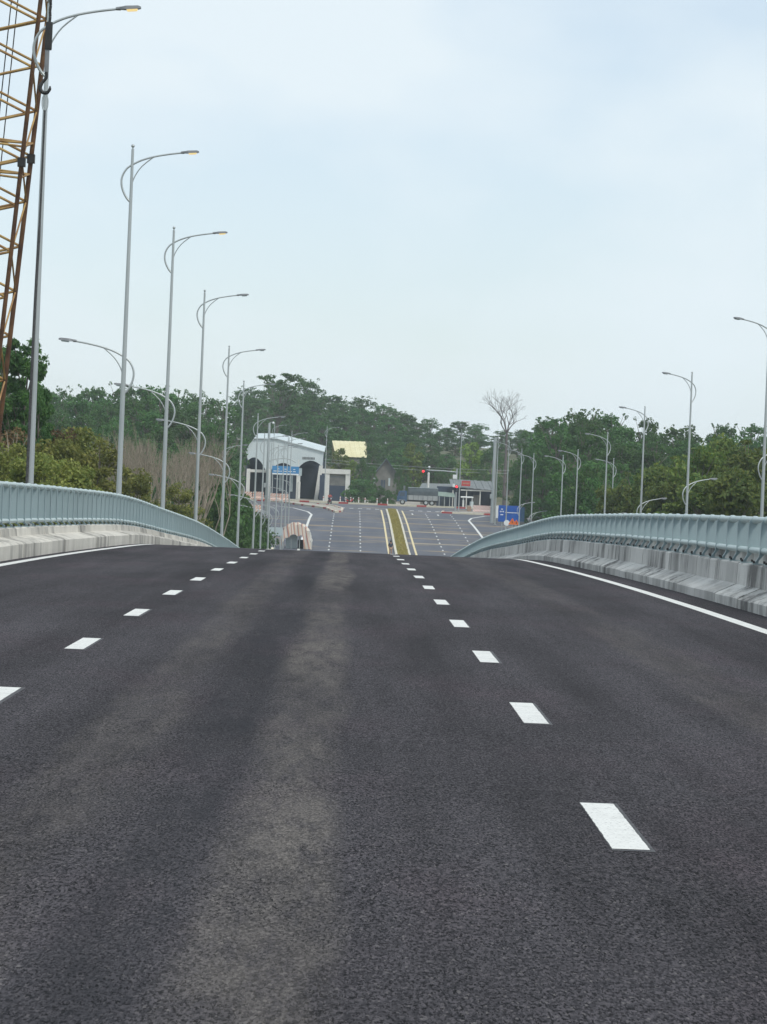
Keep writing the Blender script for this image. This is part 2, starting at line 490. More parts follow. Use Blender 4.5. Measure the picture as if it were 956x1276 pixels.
# ---------------------------------------------------------------- ground, road, deck
def grid_mesh(name, xs, ys, zf, mat):
    v = [(x, y, zf(x, y)) for y in ys for x in xs]
    n = len(xs)
    f = [(j * n + i, j * n + i + 1, (j + 1) * n + i + 1, (j + 1) * n + i) for j in range(len(ys) - 1) for i in range(n - 1)]
    mb = MB()
    mb.add(v, f, True)
    return mb.mesh(name, mat)

gx = sorted(set(list(np.linspace(-1500, -160, 12)) + list(np.arange(-150, 171, 3.0)) + list(np.linspace(180, 1500, 12)) ))
gy = sorted(set(list(np.linspace(-300, -20, 8)) + list(np.arange(-10, 720, 4.0)) + list(np.linspace(730, 1500, 14))))
tag(link('ground', grid_mesh('ground', gx, gy, ground_z, M['dirt'])), kind='structure')

ry = list(np.arange(-24, 472, 2.0))
road = tag(link('road', grid_mesh('road', [-6.4, -4, -2, 0, 2, 4, 6, 8, 10, 12, 14, 16, 18.1], ry, lambda x, y: prof(y), M['asphalt'])), kind='structure')
# side strips where the road opens out into slip lanes before the crossing
def slip(side):
    ys = list(np.arange(236, 470, 4.0))
    xs = [0, .25, .5, .75, 1]
    def wd(y): return 5.4 * sstep(238, 275, y) + 6.0 * sstep(425, 468, y)
    mb = MB()
    v = []
    for y in ys:
        for t in xs:
            x = (-6.4 - t * wd(y)) if side < 0 else (18.1 + t * wd(y))
            v.append((x, y, prof(y) - .004))
    n = len(xs)
    f = [(j * n + i, j * n + i + 1, (j + 1) * n + i + 1, (j + 1) * n + i) for j in range(len(ys) - 1) for i in range(n - 1)]
    if side < 0: f = [q[::-1] for q in f]
    mb.add(v, f, True)
    return mb.mesh('slip_lane', M['asphalt'])
tag(link('slip_lane', slip(-1)), kind='structure')
tag(link('slip_lane', slip(1)), kind='structure')
tag(link('cross_road', grid_mesh('cross_road', list(np.arange(-130, 140, 10.0)), [468, 474, 480, 486, 492, 499], lambda x, y: prof(y) - .008 , M['asphalt'])), kind='structure')

# bridge deck slab and piers
mb = MB()
ys = list(np.arange(-24, 198, 3.0))
sec = [(-7.15, .10), (-6.76, .10), (-6.76, -.02), (18.46, -.02), (18.46, .10), (18.9, .10), (18.9, -.35), (17.2, -1.3), (-5.4, -1.3), (-7.15, -.35)]
v = [(x, y, prof(y) + h) for y in ys for x, h in sec]
n = len(sec)
mb.add(v, [(j * n + i, (j + 1) * n + i, (j + 1) * n + (i + 1) % n, j * n + (i + 1) % n) for j in range(len(ys) - 1) for i in range(n)] +
       [tuple(range(n)), tuple(range(len(v) - 1, len(v) - n - 1, -1))])
tag(mb.build('bridge_deck', M['deck']), kind='structure')
for y in (5, 45, 85, 125, 165):
    mb = MB()
    for x in (-3, 5.9, 14.8):
        mb.tube([(x, y, ground_z(x, y) - .5), (x, y, prof(y) - 2.2)], .7, 12)
    mb.box((5.9, y, prof(y) - 1.77), (22.5, 1.7, .9))
    tag(mb.build('bridge_pier', M['deck']), kind='structure')

# painted lines: each dash a piece of the road
def mark(x0, x1, y0, y1, mat, name='lane_dash', lift=.004, fine=False):
    k = max(1, int((y1 - y0) / (.05 if fine else 4)))
    j = .0016 if fine else .006
    jit = lambda: random.uniform(-j, j)
    mb = MB()
    v = []
    for i in range(k + 1):
        y = y0 + (y1 - y0) * i / k
        for x in (x0, x1):
            v.append((x + jit(), y + (jit() * 3 if i in (0, k) else 0), prof(y) + lift))
    mb.add(v, [(2 * i, 2 * i + 1, 2 * i + 3, 2 * i + 2) for i in range(k)])
    o = mb.build(name, mat, road)
    if fine:
        sx = random.uniform(.002, .018)
        mb = MB()
        mb.add([(x0 - .012 + sx, y0 - .05, prof(y0) + .002), (x1 + .012 + sx, y0 - .05, prof(y0) + .002),
                (x1 + .012 + sx, y1 + .05, prof(y1) + .002), (x0 - .012 + sx, y1 + .05, prof(y1) + .002)], [(0, 1, 2, 3)])
        mb.build('primer_patch', M['primer'], o)
    return o
P, L = 6.925, 1.9
for i in range(-2, 64):
    y = 13.486 + i * P
    if y + L < 458: mark(1.235 - .08, 1.235 + .08, y, y + L, M['white'], fine=i < 5)
for i in range(-2, 62):
    y = 19.87 + i * P
    if y + L < 438: mark(-2.265 - .08, -2.265 + .08, y, y + L, M['white'], fine=i < 4)
for i in range(28, 64):
    y = 13.486 + i * P
    if y + L < 452:
        mark(10.42, 10.58, y, y + L, M['white'])
        mark(13.92, 14.08, y, y + L, M['white'])
mark(-5.74, -5.56, -24, 196, M['white'], 'edge_line')
mark(4.68, 4.86, -24, 196, M['white'], 'edge_line')
def polyline(pts, wd, mat, name, parent, lift=.004):
    pts = [Vector((p[0], p[1], 0)) for p in pts]
    fine = []
    for a, b in zip(pts[:-1], pts[1:]):
        k = max(1, int((b - a).length / 3))
        fine += [a.lerp(b, i / k) for i in range(k)]
    fine.append(pts[-1])
    v = []
    for i, p in enumerate(fine):
        t = (fine[min(i + 1, len(fine) - 1)] - fine[max(i - 1, 0)]).normalized()
        nrm = Vector((-t.y, t.x, 0)) * wd / 2
        for q in (p - nrm, p + nrm): v.append((q.x, q.y, prof(q.y) + lift))
    mb = MB()
    mb.add(v, [(2 * i, 2 * i + 1, 2 * i + 3, 2 * i + 2)[::-1] for i in range(len(fine) - 1)])
    return mb.build(name, mat, parent)
polyline([(-5.6, 200), (-5.6, 330), (-5.35, 420), (-5.25, 431), (-5.9, 441), (-8.2, 455), (-11.2, 463)], .3, M['white'], 'edge_line', road)
polyline([(16.6, 200), (16.4, 330), (16.05, 400), (15.9, 432), (16.6, 441), (19.0, 453), (22, 460)], .3, M['white'], 'edge_line', road)
polyline([(4.35, 212), (4.35, 463)], .22, M['yellow'], 'edge_line', road)
polyline([(7.35, 212), (7.35, 463)], .22, M['yellow'], 'edge_line', road)
for i in range(13):
    x = -1.5 + i * 1.25
    if 4.2 < x < 7.5: continue
    mark(x, x + .62, 464.5, 466.2, M['white'], 'stop_block')
# direction strokes on the right carriageway
for x in (8.6, 12.2): mark(x - .1, x + .1, 446, 451, M['white'], 'lane_arrow')

# central reservation beyond the bridge: kerbs round a strip of dry grass
med = empty('central_reservation', (0, 0, 0), 0, 'yellow-green grass median between cream kerbs down the middle of the far road', 'median')
def sweep(sec, y0, y1, step=3.0, z=prof):
    k = max(1, int(round((y1 - y0) / step)))
    v = []
    for i in range(k + 1):
        y = y0 + (y1 - y0) * i / k
        v += [(x, y, z(y) + h) for x, h in sec]
    n = len(sec)
    mb = MB()
    mb.add(v, [(j * n + i, (j + 1) * n + i, (j + 1) * n + (i + 1) % n, j * n + (i + 1) % n) for j in range(k) for i in range(n)] +
           [tuple(range(n)), tuple(range(len(v) - 1, len(v) - n - 1, -1))])
    return mb
for i in range(31):
    y0 = 214 + i * 8.0
    for xa in (4.98, 6.42):
        sweep([(xa, -.03), (xa, .17), (xa + .04, .2), (xa + .22, .2), (xa + .26, .17), (xa + .26, -.03)], y0, y0 + 7.94).build('kerb', M['cream_kerb'], med)
gr = sweep([(5.26, -.02), (5.26, .17), (5.5, .24), (5.83, .27), (6.15, .24), (6.40, .17), (6.40, -.02)], 214, 461).build('grass_strip', M['grass'], med)
mb = MB()
for i in range(9000):
    x, y = random.uniform(5.3, 6.37), random.uniform(330, 460)
    z = prof(y) + .2
    a, h = random.uniform(0, 6.28), random.uniform(.08, .24)
    dx, dy = math.cos(a) * .07, math.sin(a) * .07
    lx, ly = random.uniform(-.1, .1), random.uniform(-.1, .1)
    mb.add([(x - dx, y - dy, z), (x + dx, y + dy, z), (x + lx, y + ly, z + h)], [(0, 1, 2)])
tag(mb.build('grass_blades', leafmat('leaf_grass', (.38, .36, .10), (.46, .41, .15), (.54, .47, .21)), med), kind='stuff')

# pavements at the crossing, with red and cream kerb stones
def pavement(name, edge, back, label):
    root = empty(name, (0, 0, 0), 0, label, 'pavement')
    pts = [(p[0], p[1]) for p in edge] + [(p[0], p[1]) for p in back]
    mb = MB()
    n = len(pts)
    mb.add([(x, y, prof(y) + .13) for x, y in pts] + [(x, y, prof(y) - .3) for x, y in pts],
           [tuple(range(n))[::-1], ] + [(i, (i + 1) % n, (i + 1) % n + n, i + n) for i in range(n)])
    mb.build('slab', M['pave'], root)
    acc, red = 0.0, 0
    E_ = [Vector((p[0], p[1], 0)) for p in edge]
    for a, b in zip(E_[:-1], E_[1:]):
        ln = (b - a).length
        k = max(1, int(round(ln / 1.5)))
        for i in range(k):
            p, q = a.lerp(b, i / k), a.lerp(b, (i + .985) / k)
            t = (q - p).normalized()
            nr = Vector((-t.y, t.x, 0))
            if name: pass
            w_ = .16
            c = [p - nr * w_, q - nr * w_, q + nr * w_, p + nr * w_]
            mb = MB()
            zt = .24
            mb.add([(s.x, s.y, prof(s.y) - .05) for s in c] + [(s.x, s.y, prof(s.y) + zt) for s in c],
                   [(0, 3, 2, 1), (4, 5, 6, 7), (0, 1, 5, 4), (1, 2, 6, 5), (2, 3, 7, 6), (3, 0, 4, 7)])
            mb.build('kerb_stone', M['red_kerb'] if red % 4 == 0 else M['cream_kerb'], root)
            red += 1
    return root
pavement('corner_pavement', [(-30, 498), (-20, 496), (-12, 489.5), (-6.8, 468), (-3.4, 456), (-2.5, 446), (-2.0, 442), (-1.3, 446), (-1.2, 458), (-2.5, 470), (-5, 480)],
         [(-10, 497), (-20, 500.5), (-30, 502)], 'corner pavement edged in red and cream kerb stones left of the far crossing')
pavement('corner_pavement', [(13.4, 464), (13, 458.5), (16, 458), (20.5, 458.5), (25, 461), (32, 466)], [(32, 472), (18, 470)],
         'pavement edged in red and white kerb stones below the red signal')
pavement('far_pavement', [(-75, 500), (-40, 500), (-5, 500), (30, 500), (80, 500)], [(80, 506), (-75, 506)], 'pale pavement strip along the far side of the crossing')
mb = MB()
mb.add([(-75, 506, prof(506) - .05), (85, 506, prof(506) - .05), (85, 572, prof(560) - .02), (-75, 572, prof(560) - .02)], [(0, 1, 2, 3)])
tag(mb.build('forecourt', M['pave']), kind='structure')

# ---------------------------------------------------------------- bridge barriers and railings
def barrier(name, sec, mat, y0, y1, label, seg=5.6):
    root = empty(name, (0, y0, prof(y0)), 0, label, 'barrier')
    y = y0
    while y < y1 - .5:
        e = min(y + seg, y1)
        dz = random.uniform(-.006, .006)
        dx = random.uniform(-.006, .006)
        o = sweep([(x + dx, h + dz) for x, h in sec], y, e - .015, 1.4).build('concrete_segment', mat, root)
        o.location = (0, -y0, -prof(y0))
        y = e
    return root
S_R = [(5.44, -.1), (5.44, .13), (5.47, .155), (5.75, .285), (5.765, .585), (5.79, .605), (5.985, .605), (5.995, .775), (6.12, .775), (6.135, .76), (6.15, .285), (6.43, .155), (6.46, .13), (6.46, -.1)]
S_L = [(-6.76, -.3), (-6.76, .50), (-6.73, .52), (-6.43, .52), (-6.40, .50), (-6.38, .36), (-5.99, .28), (-5.95, .25), (-5.95, -.1)]
S_RR = [(18.44, -.3), (18.44, .50), (18.41, .52), (18.11, .52), (18.08, .50), (18.06, .36), (17.68, .28), (17.64, .25), (17.64, -.1)]
barrier('concrete_barrier', S_R[::-1], M['conc_r'], 14, 196, 'stained grey concrete barrier with a sloping ledge along the right road edge', 1.4)
barrier('concrete_barrier', S_L, M['conc_l'], 14, 196, 'pale concrete kerb and parapet wall along the left road edge', 2.8)
barrier('concrete_barrier', S_RR[::-1], M['conc_r'], 14, 196, 'outer concrete parapet on the far side of the opposite carriageway', 11.2)

def post_meshes(tag_, total, low, side):
    s = side
    top = total - .03
    poly = [(-.17, 0), (-.165, .025), (-.13, .06), (-.095, low * .62), (-.088, low), (-.088, top - .05), (-.05, top), (.06, top), (.095, top - .06), (.10, low + .05), (-.02, low * .8), (-.075, low * .45), (-.10, .05), (-.11, 0)]
    poly = [(x * s, z) for x, z in poly]
    mb = MB()
    mb.prism(poly if s > 0 else poly[::-1], 'Y', -.011, .011)
    # flange along the road-side edge
    ed = [(-.172, .0), (-.133, .062), (-.100, low * .62), (-.094, low), (-.094, top - .05)]
    for (xa, za), (xb, zb) in zip(ed[:-1], ed[1:]):
        mb.add([(xa * s, -.032, za), (xa * s, .032, za), (xb * s, .032, zb), (xb * s, -.032, zb),
                ((xa + .012) * s, -.032, za), ((xa + .012) * s, .032, za), ((xb + .012) * s, .032, zb), ((xb + .012) * s, -.032, zb)],
               [(0, 1, 2, 3), (7, 6, 5, 4), (0, 3, 7, 4), (1, 5, 6, 2)])
    mb.box((-.09 * s, 0, .008), (.2, .16, .016))
    return mb.mesh('post_' + tag_, M['post'])
def bolts_mesh(s):
    mb = MB()
    for x in (-.17, -.02):
        for y in (-.06, .06): mb.tube([(x * s, y, .014), (x * s, y, .05)], .013, 6)
    return mb.mesh('bolts', M['black'])
def railing(x0, side, base, top, low, y0, y1, label, step=1.4):
    root = empty('bridge_railing', (x0, y0, prof(y0) + base), 0, label, 'railing')
    pm, bm_ = post_meshes('r' if side > 0 else 'l', top - base, low, side), bolts_mesh(side)
    y = y0
    ys = []
    while y <= y1:
        slope = math.atan2(prof(y + .5) - prof(y - .5), 1.0)
        o = link('post', pm, root, (random.uniform(-.006, .006), y - y0, prof(y) + base - prof(y0) - base), (0, random.uniform(-.012, .012), random.uniform(-.06, .06)))
        tag(link('bolts', bm_, o), kind='stuff')
        ys.append(y)
        y += step
    def line(name, dx, h, r, n, sleeve):
        mb = MB()
        pts, rr = [], []
        yy = y0 - .7
        while yy <= y1 + .5:
            pts.append((dx + random.uniform(-.004, .004), yy - y0, prof(yy) + h - prof(y0) - base + random.uniform(-.004, .004)))
            rr.append(r)
            yy += step
        mb.tube(pts, rr, n)
        o = mb.build(name, M['rail'], root)
        if sleeve:
            sm = MB().tube([(0, -.075, 0), (0, -.06, 0), (0, .06, 0), (0, .075, 0)], [r * 1.02, r * 1.24, r * 1.24, r * 1.02], n).mesh('rail_sleeve', M['rail'])
            for yy in ys:
                link('sleeve', sm, o, (dx, yy - y0, prof(yy) + h - prof(y0) - base))
        return o
    line('top_rail', 0, top - .045, .048, 12, True)
    line('lower_rail', -.042 * side, base + low, .045, 10, False)
    return root
railing(5.95, 1, .605, 1.285, .19, 15, 194.5, 'blue-grey steel railing of curved posts on the right barrier')
railing(-6.58, -1, .52, 1.385, .12, 15, 193, 'blue-grey steel railing along the left edge of the bridge')

# ---------------------------------------------------------------- street lamps
LH = 11.8
def arm_path(k=1.05):
    a = [(0, -1.54), (-.12, -1.42), (-.23, -1.22), (-.285, -1.0), (-.265, -.80), (-.16, -.60), (0, -.47), (.28, -.325), (.62, -.215), (1.0, -.135), (1.42, -.07)]
    return [(x * k, 0, z * k) for x, z in a]
def spline(pts, n=4):
    pts = [Vector(p) for p in pts]
    o = []
    for i in range(len(pts) - 1):
        p0, p1, p2, p3 = pts[max(i - 1, 0)], pts[i], pts[i + 1], pts[min(i + 2, len(pts) - 1)]
        for k in range(n):
            t = k / n
            o.append(.5 * ((2 * p1) + (-p0 + p2) * t + (2 * p0 - 5 * p1 + 4 * p2 - p3) * t * t + (-p0 + 3 * p1 - 3 * p2 + p3) * t ** 3))
    o.append(pts[-1])
    return o
_mb = MB()
_mb.tube([(0, 0, .09), (0, 0, .3), (0, 0, 4), (0, 0, 8), (0, 0, LH - .02)], [.088, .086, .074, .058, .042], 14)
_mb.tube([(0, 0, LH - .02), (0, 0, LH + .06)], .02, 8)
_mb.sphere((0, 0, LH + .07), .055, 10, 6)
ME_POLE = _mb.mesh('lamp_pole', M['galv'])
ME_BASE = MB().box((0, 0, .115), (.34, .34, .03)).mesh('lamp_base', M['galv'])
_ap = spline(arm_path(), 3)
ME_ARM = MB().tube(_ap, [.034 - .008 * i / len(_ap) for i in range(len(_ap))], 8).mesh('lamp_arm', M['galv'])
ME_BRACE = MB().tube(spline([(0, 0, -1.1), (.10, 0, -.82), (.30, 0, -.52), (.66, 0, -.215)], 3), .019, 6).mesh('lamp_brace', M['galv'])
_mb = MB()
_mb.tube([(1.44, 0, -.072), (1.54, 0, -.063)], [.036, .045], 8)
_mb.add([(1.54, -.05, -.09), (1.54, .05, -.09), (1.54, .05, -.03), (1.54, -.05, -.03),
         (1.66, -.10, -.085), (1.66, .10, -.085), (1.66, .08, -.005), (1.66, -.08, -.005),
         (1.92, -.10, -.06), (1.92, .10, -.06), (1.92, .08, .01), (1.92, -.08, .01),
         (1.98, -.05, -.05), (1.98, .05, -.05), (1.98, .05, -.01), (1.98, -.05, -.01)],
        [(0, 3, 2, 1)] + [(j * 4 + i, j * 4 + (i + 1) % 4, j * 4 + 4 + (i + 1) % 4, j * 4 + 4 + i) for j in range(3) for i in range(4)] + [(12, 13, 14, 15)])
ME_LUM = _mb.mesh('luminaire', M['lampbody'])
ME_LENS_OFF = None
ME_LENS = MB().add([(1.67, -.085, -.088), (1.67, .085, -.088), (1.91, .085, -.064), (1.91, -.085, -.064),
                    (1.69, -.07, -.118), (1.69, .07, -.118), (1.89, .07, -.10), (1.89, -.07, -.10)],
                   [(0, 1, 5, 4), (1, 2, 6, 5), (2, 3, 7, 6), (3, 0, 4, 7), (4, 5, 6, 7)]).mesh('lens', M['lens'])
ME_LENS_OFF = ME_LENS.copy()
ME_LENS_OFF.materials[0] = M['panel_pale']
def lamp(x, y, left_row, lower, label, group, z=None, lit=False):
    root = empty('street_lamp', (x, y, (prof(y) if z is None else z)), 0 if left_row else math.pi + .5, label, 'street lamp', group)
    link('pole', ME_POLE, root)
    link('base_plate', ME_BASE, root)
    def arm(h, flip):
        rz = math.pi if flip else 0
        link('arm', ME_ARM, root, (0, 0, h), (0, 0, rz))
        link('brace', ME_BRACE, root, (0, 0, h), (0, 0, rz))
        lu = link('luminaire', ME_LUM, root, (0, 0, h), (0, 0, rz))
        link('lens', ME_LENS_OFF if (flip or not lit) else ME_LENS, lu)
    arm(LH, False)
    if lower: arm(6.05, True)
    return root
ORD = ['nearest', 'second nearest', 'third', 'fourth', 'fifth', 'sixth', 'seventh', 'eighth', 'ninth', 'tenth', 'eleventh', 'twelfth', 'thirteenth']
GL, GR_ = 'street lamps along the left road edge', 'street lamps along the right road edge'
for i, (y, x) in enumerate([(69.3, -6.95), (95.9, -6.95), (118.5, -6.95), (144, -6.95), (174, -6.95), (199, -6.95), (231, -6.95),
                            (259, -7.2), (287, -7.3), (315, -7.35), (343, -7.4), (368, -7.5), (393, -7.6)]):
    lb = 'tall galvanised street lamp beside the crane hook, nearest in the left row' if i == 0 else \
         '%s lamp in the left row counted from the crane, %s' % (ORD[i], 'two arms, behind the railing' if i < 6 else 'slim pole past the bridge end')
    lamp(x, y, True, 0 < i, lb, GL, lit=i < 3)
for i, (y, x) in enumerate([(146, 18.68), (178.8, 18.68), (207, 18.68), (236.5, 18.68), (267, 18.68), (289, 18.9), (332, 18.68), (356, 18.68), (386, 18.68), (420, 18.9)]):
    lb = 'two-armed street lamp cut by the right picture edge, nearest in the right row' if i == 0 else \
         '%s lamp in the right row counted from the right picture edge' % ORD[i]
    lamp(x, y, False, i < 8, lb, GR_)
lamp(23.3, 287, False, False, 'lamp set farther right than its row, slim pole against the dark trees', GR_, ground_z(23.3, 287))
lamp(-11.4, 287, True, False, 'short-looking lamp standing left of its row close behind the sixth', GL, ground_z(-11.4, 287))
p = at(405, 600, 504); lamp(p.x, 504, True, False, 'lone lamp right of the white canopy building, beside the gateway', 'street lamps at the crossing', prof(504) + .13)
p = at(339.5, 600, 503); lamp(p.x, 503, True, False, 'lamp in front of the left bay of the white canopy building', 'street lamps at the crossing', prof(503) + .13)
p = at(573, 600, 466); lamp(p.x, 466, False, False, 'tall lone lamp at the crossing just right of the red signal', 'street lamps at the crossing', prof(466) + .13)

# ---------------------------------------------------------------- crane
A_ = at(-1, 490, 72.8)
B_ = at(56.5, 0, 71.4)
ax = (B_ - A_).normalized()
foot = A_ + ax * ((-4.6 - A_.z) / ax.z)
tip = A_ + ax * ((21.5 - A_.z) / ax.z)
rt = (Vector((1, -.05, 0)) - ax * Vector((1, -.05, 0)).dot(ax)).normalized()
bk = ax.cross(rt) * -1
if bk.y < 0: bk = -bk
crane = empty('crawler_crane', (foot.x, foot.y, ground_z(foot.x - 2, foot.y)), 0, 'rust-streaked yellow lattice boom crane standing at the left edge of the bridge', 'crane')
inv = -crane.location
WB, DB = 1.45, 1.35
def bp(s, i, j):            # s metres up the boom, i 0 left 1 right, j 0 front 1 back
    w_ = min(1.0, .35 + s / 4.0, .35 + max(0, Lb - s) / 4.0)
    return foot + ax * s + rt * ((i - 1) * WB * w_ - (1 - w_) * WB * .5) + bk * ((j - .5) * DB * w_) + inv
Lb = (tip - foot).length
for i in (0, 1):
    for j in (0, 1):
        MB().tube([bp(s, i, j) for s in (0, 4, 12, 18, Lb - 4, Lb)], .055 if j else .05, 8).build('chord', M['rustdark'], crane)
PN = 1.03
s = .6
k = 0
joint = (at(38, 195, 73.3) - foot).dot(ax)
while s < Lb - 1.2:
    for j in (0, 1):
        for a, b in (((s, 1), (s + PN / 2, 0)), ((s + PN / 2, 0), (s + PN, 1))):
            MB().tube([bp(a[0], a[1], j), bp(b[0], b[1], j)], .03, 6).build('lacing_bar', M['rust'], crane)
    for i in (0, 1):
        a, b = (0, 1) if (k + i) % 2 else (1, 0)
        MB().tube([bp(s, i, a), bp(s + PN, i, b)], .022, 6).build('lacing_bar', M['rust'], crane)
    s += PN
    k += 1
for ds in (-.35, .35):
    for i, j, i2, j2 in ((0, 0, 1, 0), (0, 1, 1, 1), (1, 0, 1, 1), (0, 0, 0, 1), (0, 0, 1, 1)):
        MB().tube([bp(joint + ds, i, j), bp(joint + ds, i2, j2)], .026, 6).build('section_brace', M['rust'], crane)
for i in (0, 1):
    for j in (0, 1):
        MB().box(bp(joint, i, j), (.17, .17, .2)).build('pin_joint', M['black'], crane)
for dx in (-.85, -.68):
    MB().tube([bp(Lb * .98, 1, 1) + rt * (dx * .6), bp(10, 1, 1) + rt * dx + bk * .3, bp(.5, 1, 1) + rt * (dx + .1) + bk * 1.2], .014, 6).build('boom_line', M['cable'], crane)
head = tip + inv
MB().tube([head + rt * -.6, head + rt * .5], .28, 14).build('head_sheave', M['black'], crane)
cx, cy = foot.x - .75, foot.y
gz = crane.location.z
def cb(name, c, d, mat, bev=.06): return MB().box(Vector(c) + inv + Vector((cx, cy, gz)), d, None, bev).build(name, mat, crane)
for sx in (-1.9, 1.9):
    cb('track', (sx - 1.2, 2.4, .45), (.75, 5.6, .9), M['rubber'], .2)
cb('undercarriage', (-1.2, 2.4, .6), (2.9, 2.2, .5), M['black'])
cb('house', (-1.2, 3.2, 1.75), (2.9, 4.6, 1.7), M['rust'])
cb('cab', (-2.2, .2, 1.75), (.95, 1.5, 1.6), M['rust'])
cb('cab_window', (-2.2, -.57, 2.0), (.75, .03, .8), M['glass'], 0)

hk = at(57.5, 100, 68.9)
hook = empty('crane_hook', hk, 0, 'black crane hook block and sling hanging in front of the nearest left lamp', 'hook')
MB().tube([(0.03, 0, 1.35), (.05, 0, tip.z - hk.z - .2)], .02, 6).build('hoist_rope', M['cable'], hook)
for q in range(9):
    MB().tube([(.025 + .01 * (q % 2), 0, 1.25 + q * .12), (.035 - .01 * (q % 2), 0, 1.36 + q * .12)], .032, 6).build('chain_link', M['black'], hook)
MB().box((.02, 0, .95), (.15, .13, .6), None, .04).build('block', M['black'], hook)
MB().box((.0, 0, .42), (.09, .09, .5), None, .02).build('weight', M['lampbody'], hook)
MB().tube(spline([(-.0, 0, .17), (0, 0, .05), (-.07, 0, -.04), (-.12, 0, -.15), (-.08, 0, -.25), (.02, 0, -.27), (.085, 0, -.2), (.09, 0, -.12)], 4),
          [.035] * 10 + [.042] * 12 + [.034] * 4 + [.024, .02, .012], 8).build('hook', M['black'], hook)
MB().tube(spline([(0, 0, -.24), (-.06, 0, -.40), (-.05, 0, -.58), (.0, 0, -.66), (.05, 0, -.58), (.055, 0, -.4), (0, 0, -.24)], 3), .016, 6).build('sling_eye', M['galv'], hook)
ln = hk.z + .7 - (-3.0)
MB().tube(spline([(0, 0, -.64), (-.02, .1, -3), (-.06, .15, -5.5), (-.09, .2, -ln)], 6), [.022] * 7 + [.032] * 12, 8).build('sling_rope', M['cable'], hook)

# ---------------------------------------------------------------- trees
def leaf_mesh(name, clusters, size, mat, seed, aspect=.55, droop=.2):
    g = np.random.default_rng(seed)
    P_, N_ = [], []
    SZ_ = []
    for c, r, n in clusters:
        d = g.normal(size=(n, 3))
        d /= np.linalg.norm(d, axis=1)[:, None]
        rad = g.uniform(.35, 1.0, n) ** .6
        p = d * rad[:, None] * np.array(r) + np.array(c)
        P_.append(p)
        SZ_.append(np.full(n, min(1.0, .45 + r[0] * .9)))
        N_.append(d * .7 + g.normal(size=(n, 3)) * .7 + np.array([0, 0, .35]))
    p = np.concatenate(P_)
    nn = np.concatenate(N_)
    nn /= np.linalg.norm(nn, axis=1)[:, None]
    t = g.normal(size=p.shape)
    t[:, 2] -= droop
    t -= nn * (t * nn).sum(1)[:, None]
    t /= np.linalg.norm(t, axis=1)[:, None]
    b = np.cross(nn, t)
    sz = (size * g.uniform(.55, 1.35, len(p)) * np.concatenate(SZ_))[:, None]
    v = np.stack([p - t * sz, p + b * sz * aspect + nn * sz * .12, p + t * sz, p - b * sz * aspect + nn * sz * .12], 1).reshape(-1, 3)
    m = len(p)
    me = bpy.data.meshes.new(name)
    me.vertices.add(m * 4)
    me.vertices.foreach_set('co', v.astype(np.float32).ravel())
    me.loops.add(m * 4)
    me.loops.foreach_set('vertex_index', np.arange(m * 4, dtype=np.int32))
    me.polygons.add(m)
    me.polygons.foreach_set('loop_start', np.arange(0, m * 4, 4, dtype=np.int32))
    me.update(calc_edges=True)
    me.materials.append(mat)
    return me

TREES = {}
def make_kind(kind, var, mat, H, rx, nclu, nleaf, lsize, bark='bark', base=.32, sprigs=7, shape='dome', seed=0):
    g = random.Random(1000 * var + len(kind) * 37 + seed)
    clusters, limbs = [], []
    for i in range(nclu):
        t = g.random()
        z = H * (base + (0.97 - base) * t)
        if shape == 'dome': prof_r = math.sqrt(max(.05, 1 - ((t - .42) / .62) ** 2))
        elif shape == 'column': prof_r = math.sqrt(max(.05, 1 - ((t - .35) / .72) ** 2))
        elif shape == 'mound': prof_r = math.sqrt(max(.03, 1 - (t / 1.02) ** 2))
        else: prof_r = .4 + .6 * t
        a = g.uniform(0, 6.283)
        rr = rx * prof_r * (g.random() ** .45) * g.uniform(.75, 1.12)
        c = (math.cos(a) * rr, math.sin(a) * rr, z)
        q = rx * g.uniform(.17, .34) * (1.0 if nclu < 70 else .72)
        clusters.append((c, (q, q, q * g.uniform(.6, .95)), int(nleaf * g.uniform(.6, 1.3))))
        limbs.append(c)
    for i in range(sprigs):
        a = g.uniform(0, 6.283)
        rr = rx * g.uniform(.05, .6)
        c = (math.cos(a) * rr, math.sin(a) * rr, H * g.uniform(.93, 1.03))
        q = rx * g.uniform(.035, .085)
        clusters.append((c, (q, q, q * .8), int(nleaf * .14) + 6))
        limbs.append(c)
    crown = leaf_mesh('crown_%s' % kind, clusters, lsize, M[mat], var * 13 + seed + len(kind))
    mb = MB()
    bend = (g.uniform(-.3, .3), g.uniform(-.3, .3))
    stem = [(bend[0] * t * t * 2, bend[1] * t * t * 2, H * t - .6 * (t == 0)) for t in (0, .15, .35, .55, .75, .88)]
    r0 = .016 * H + .03
    mb.tube(stem, [r0 * 1.25, r0, r0 * .8, r0 * .55, r0 * .3, r0 * .12], 7)
    for c in limbs[::(1 if len(limbs) < 45 else 2)]:
        t = max(.12, min(.8, c[2] / H - .22 - .1 * g.random()))
        s0 = Vector((bend[0] * t * t * 2, bend[1] * t * t * 2, H * t))
        e = Vector(c)
        mid = s0.lerp(e, .5) + Vector((g.uniform(-.1, .1), g.uniform(-.1, .1), -.06)) * rx * .5
        mb.tube([s0, mid, e], [r0 * .34, r0 * .2, r0 * .07], 5, False)
    trunk = mb.mesh('trunk_%s' % kind, M[bark])
    TREES.setdefault(kind, []).append((trunk, crown, H))

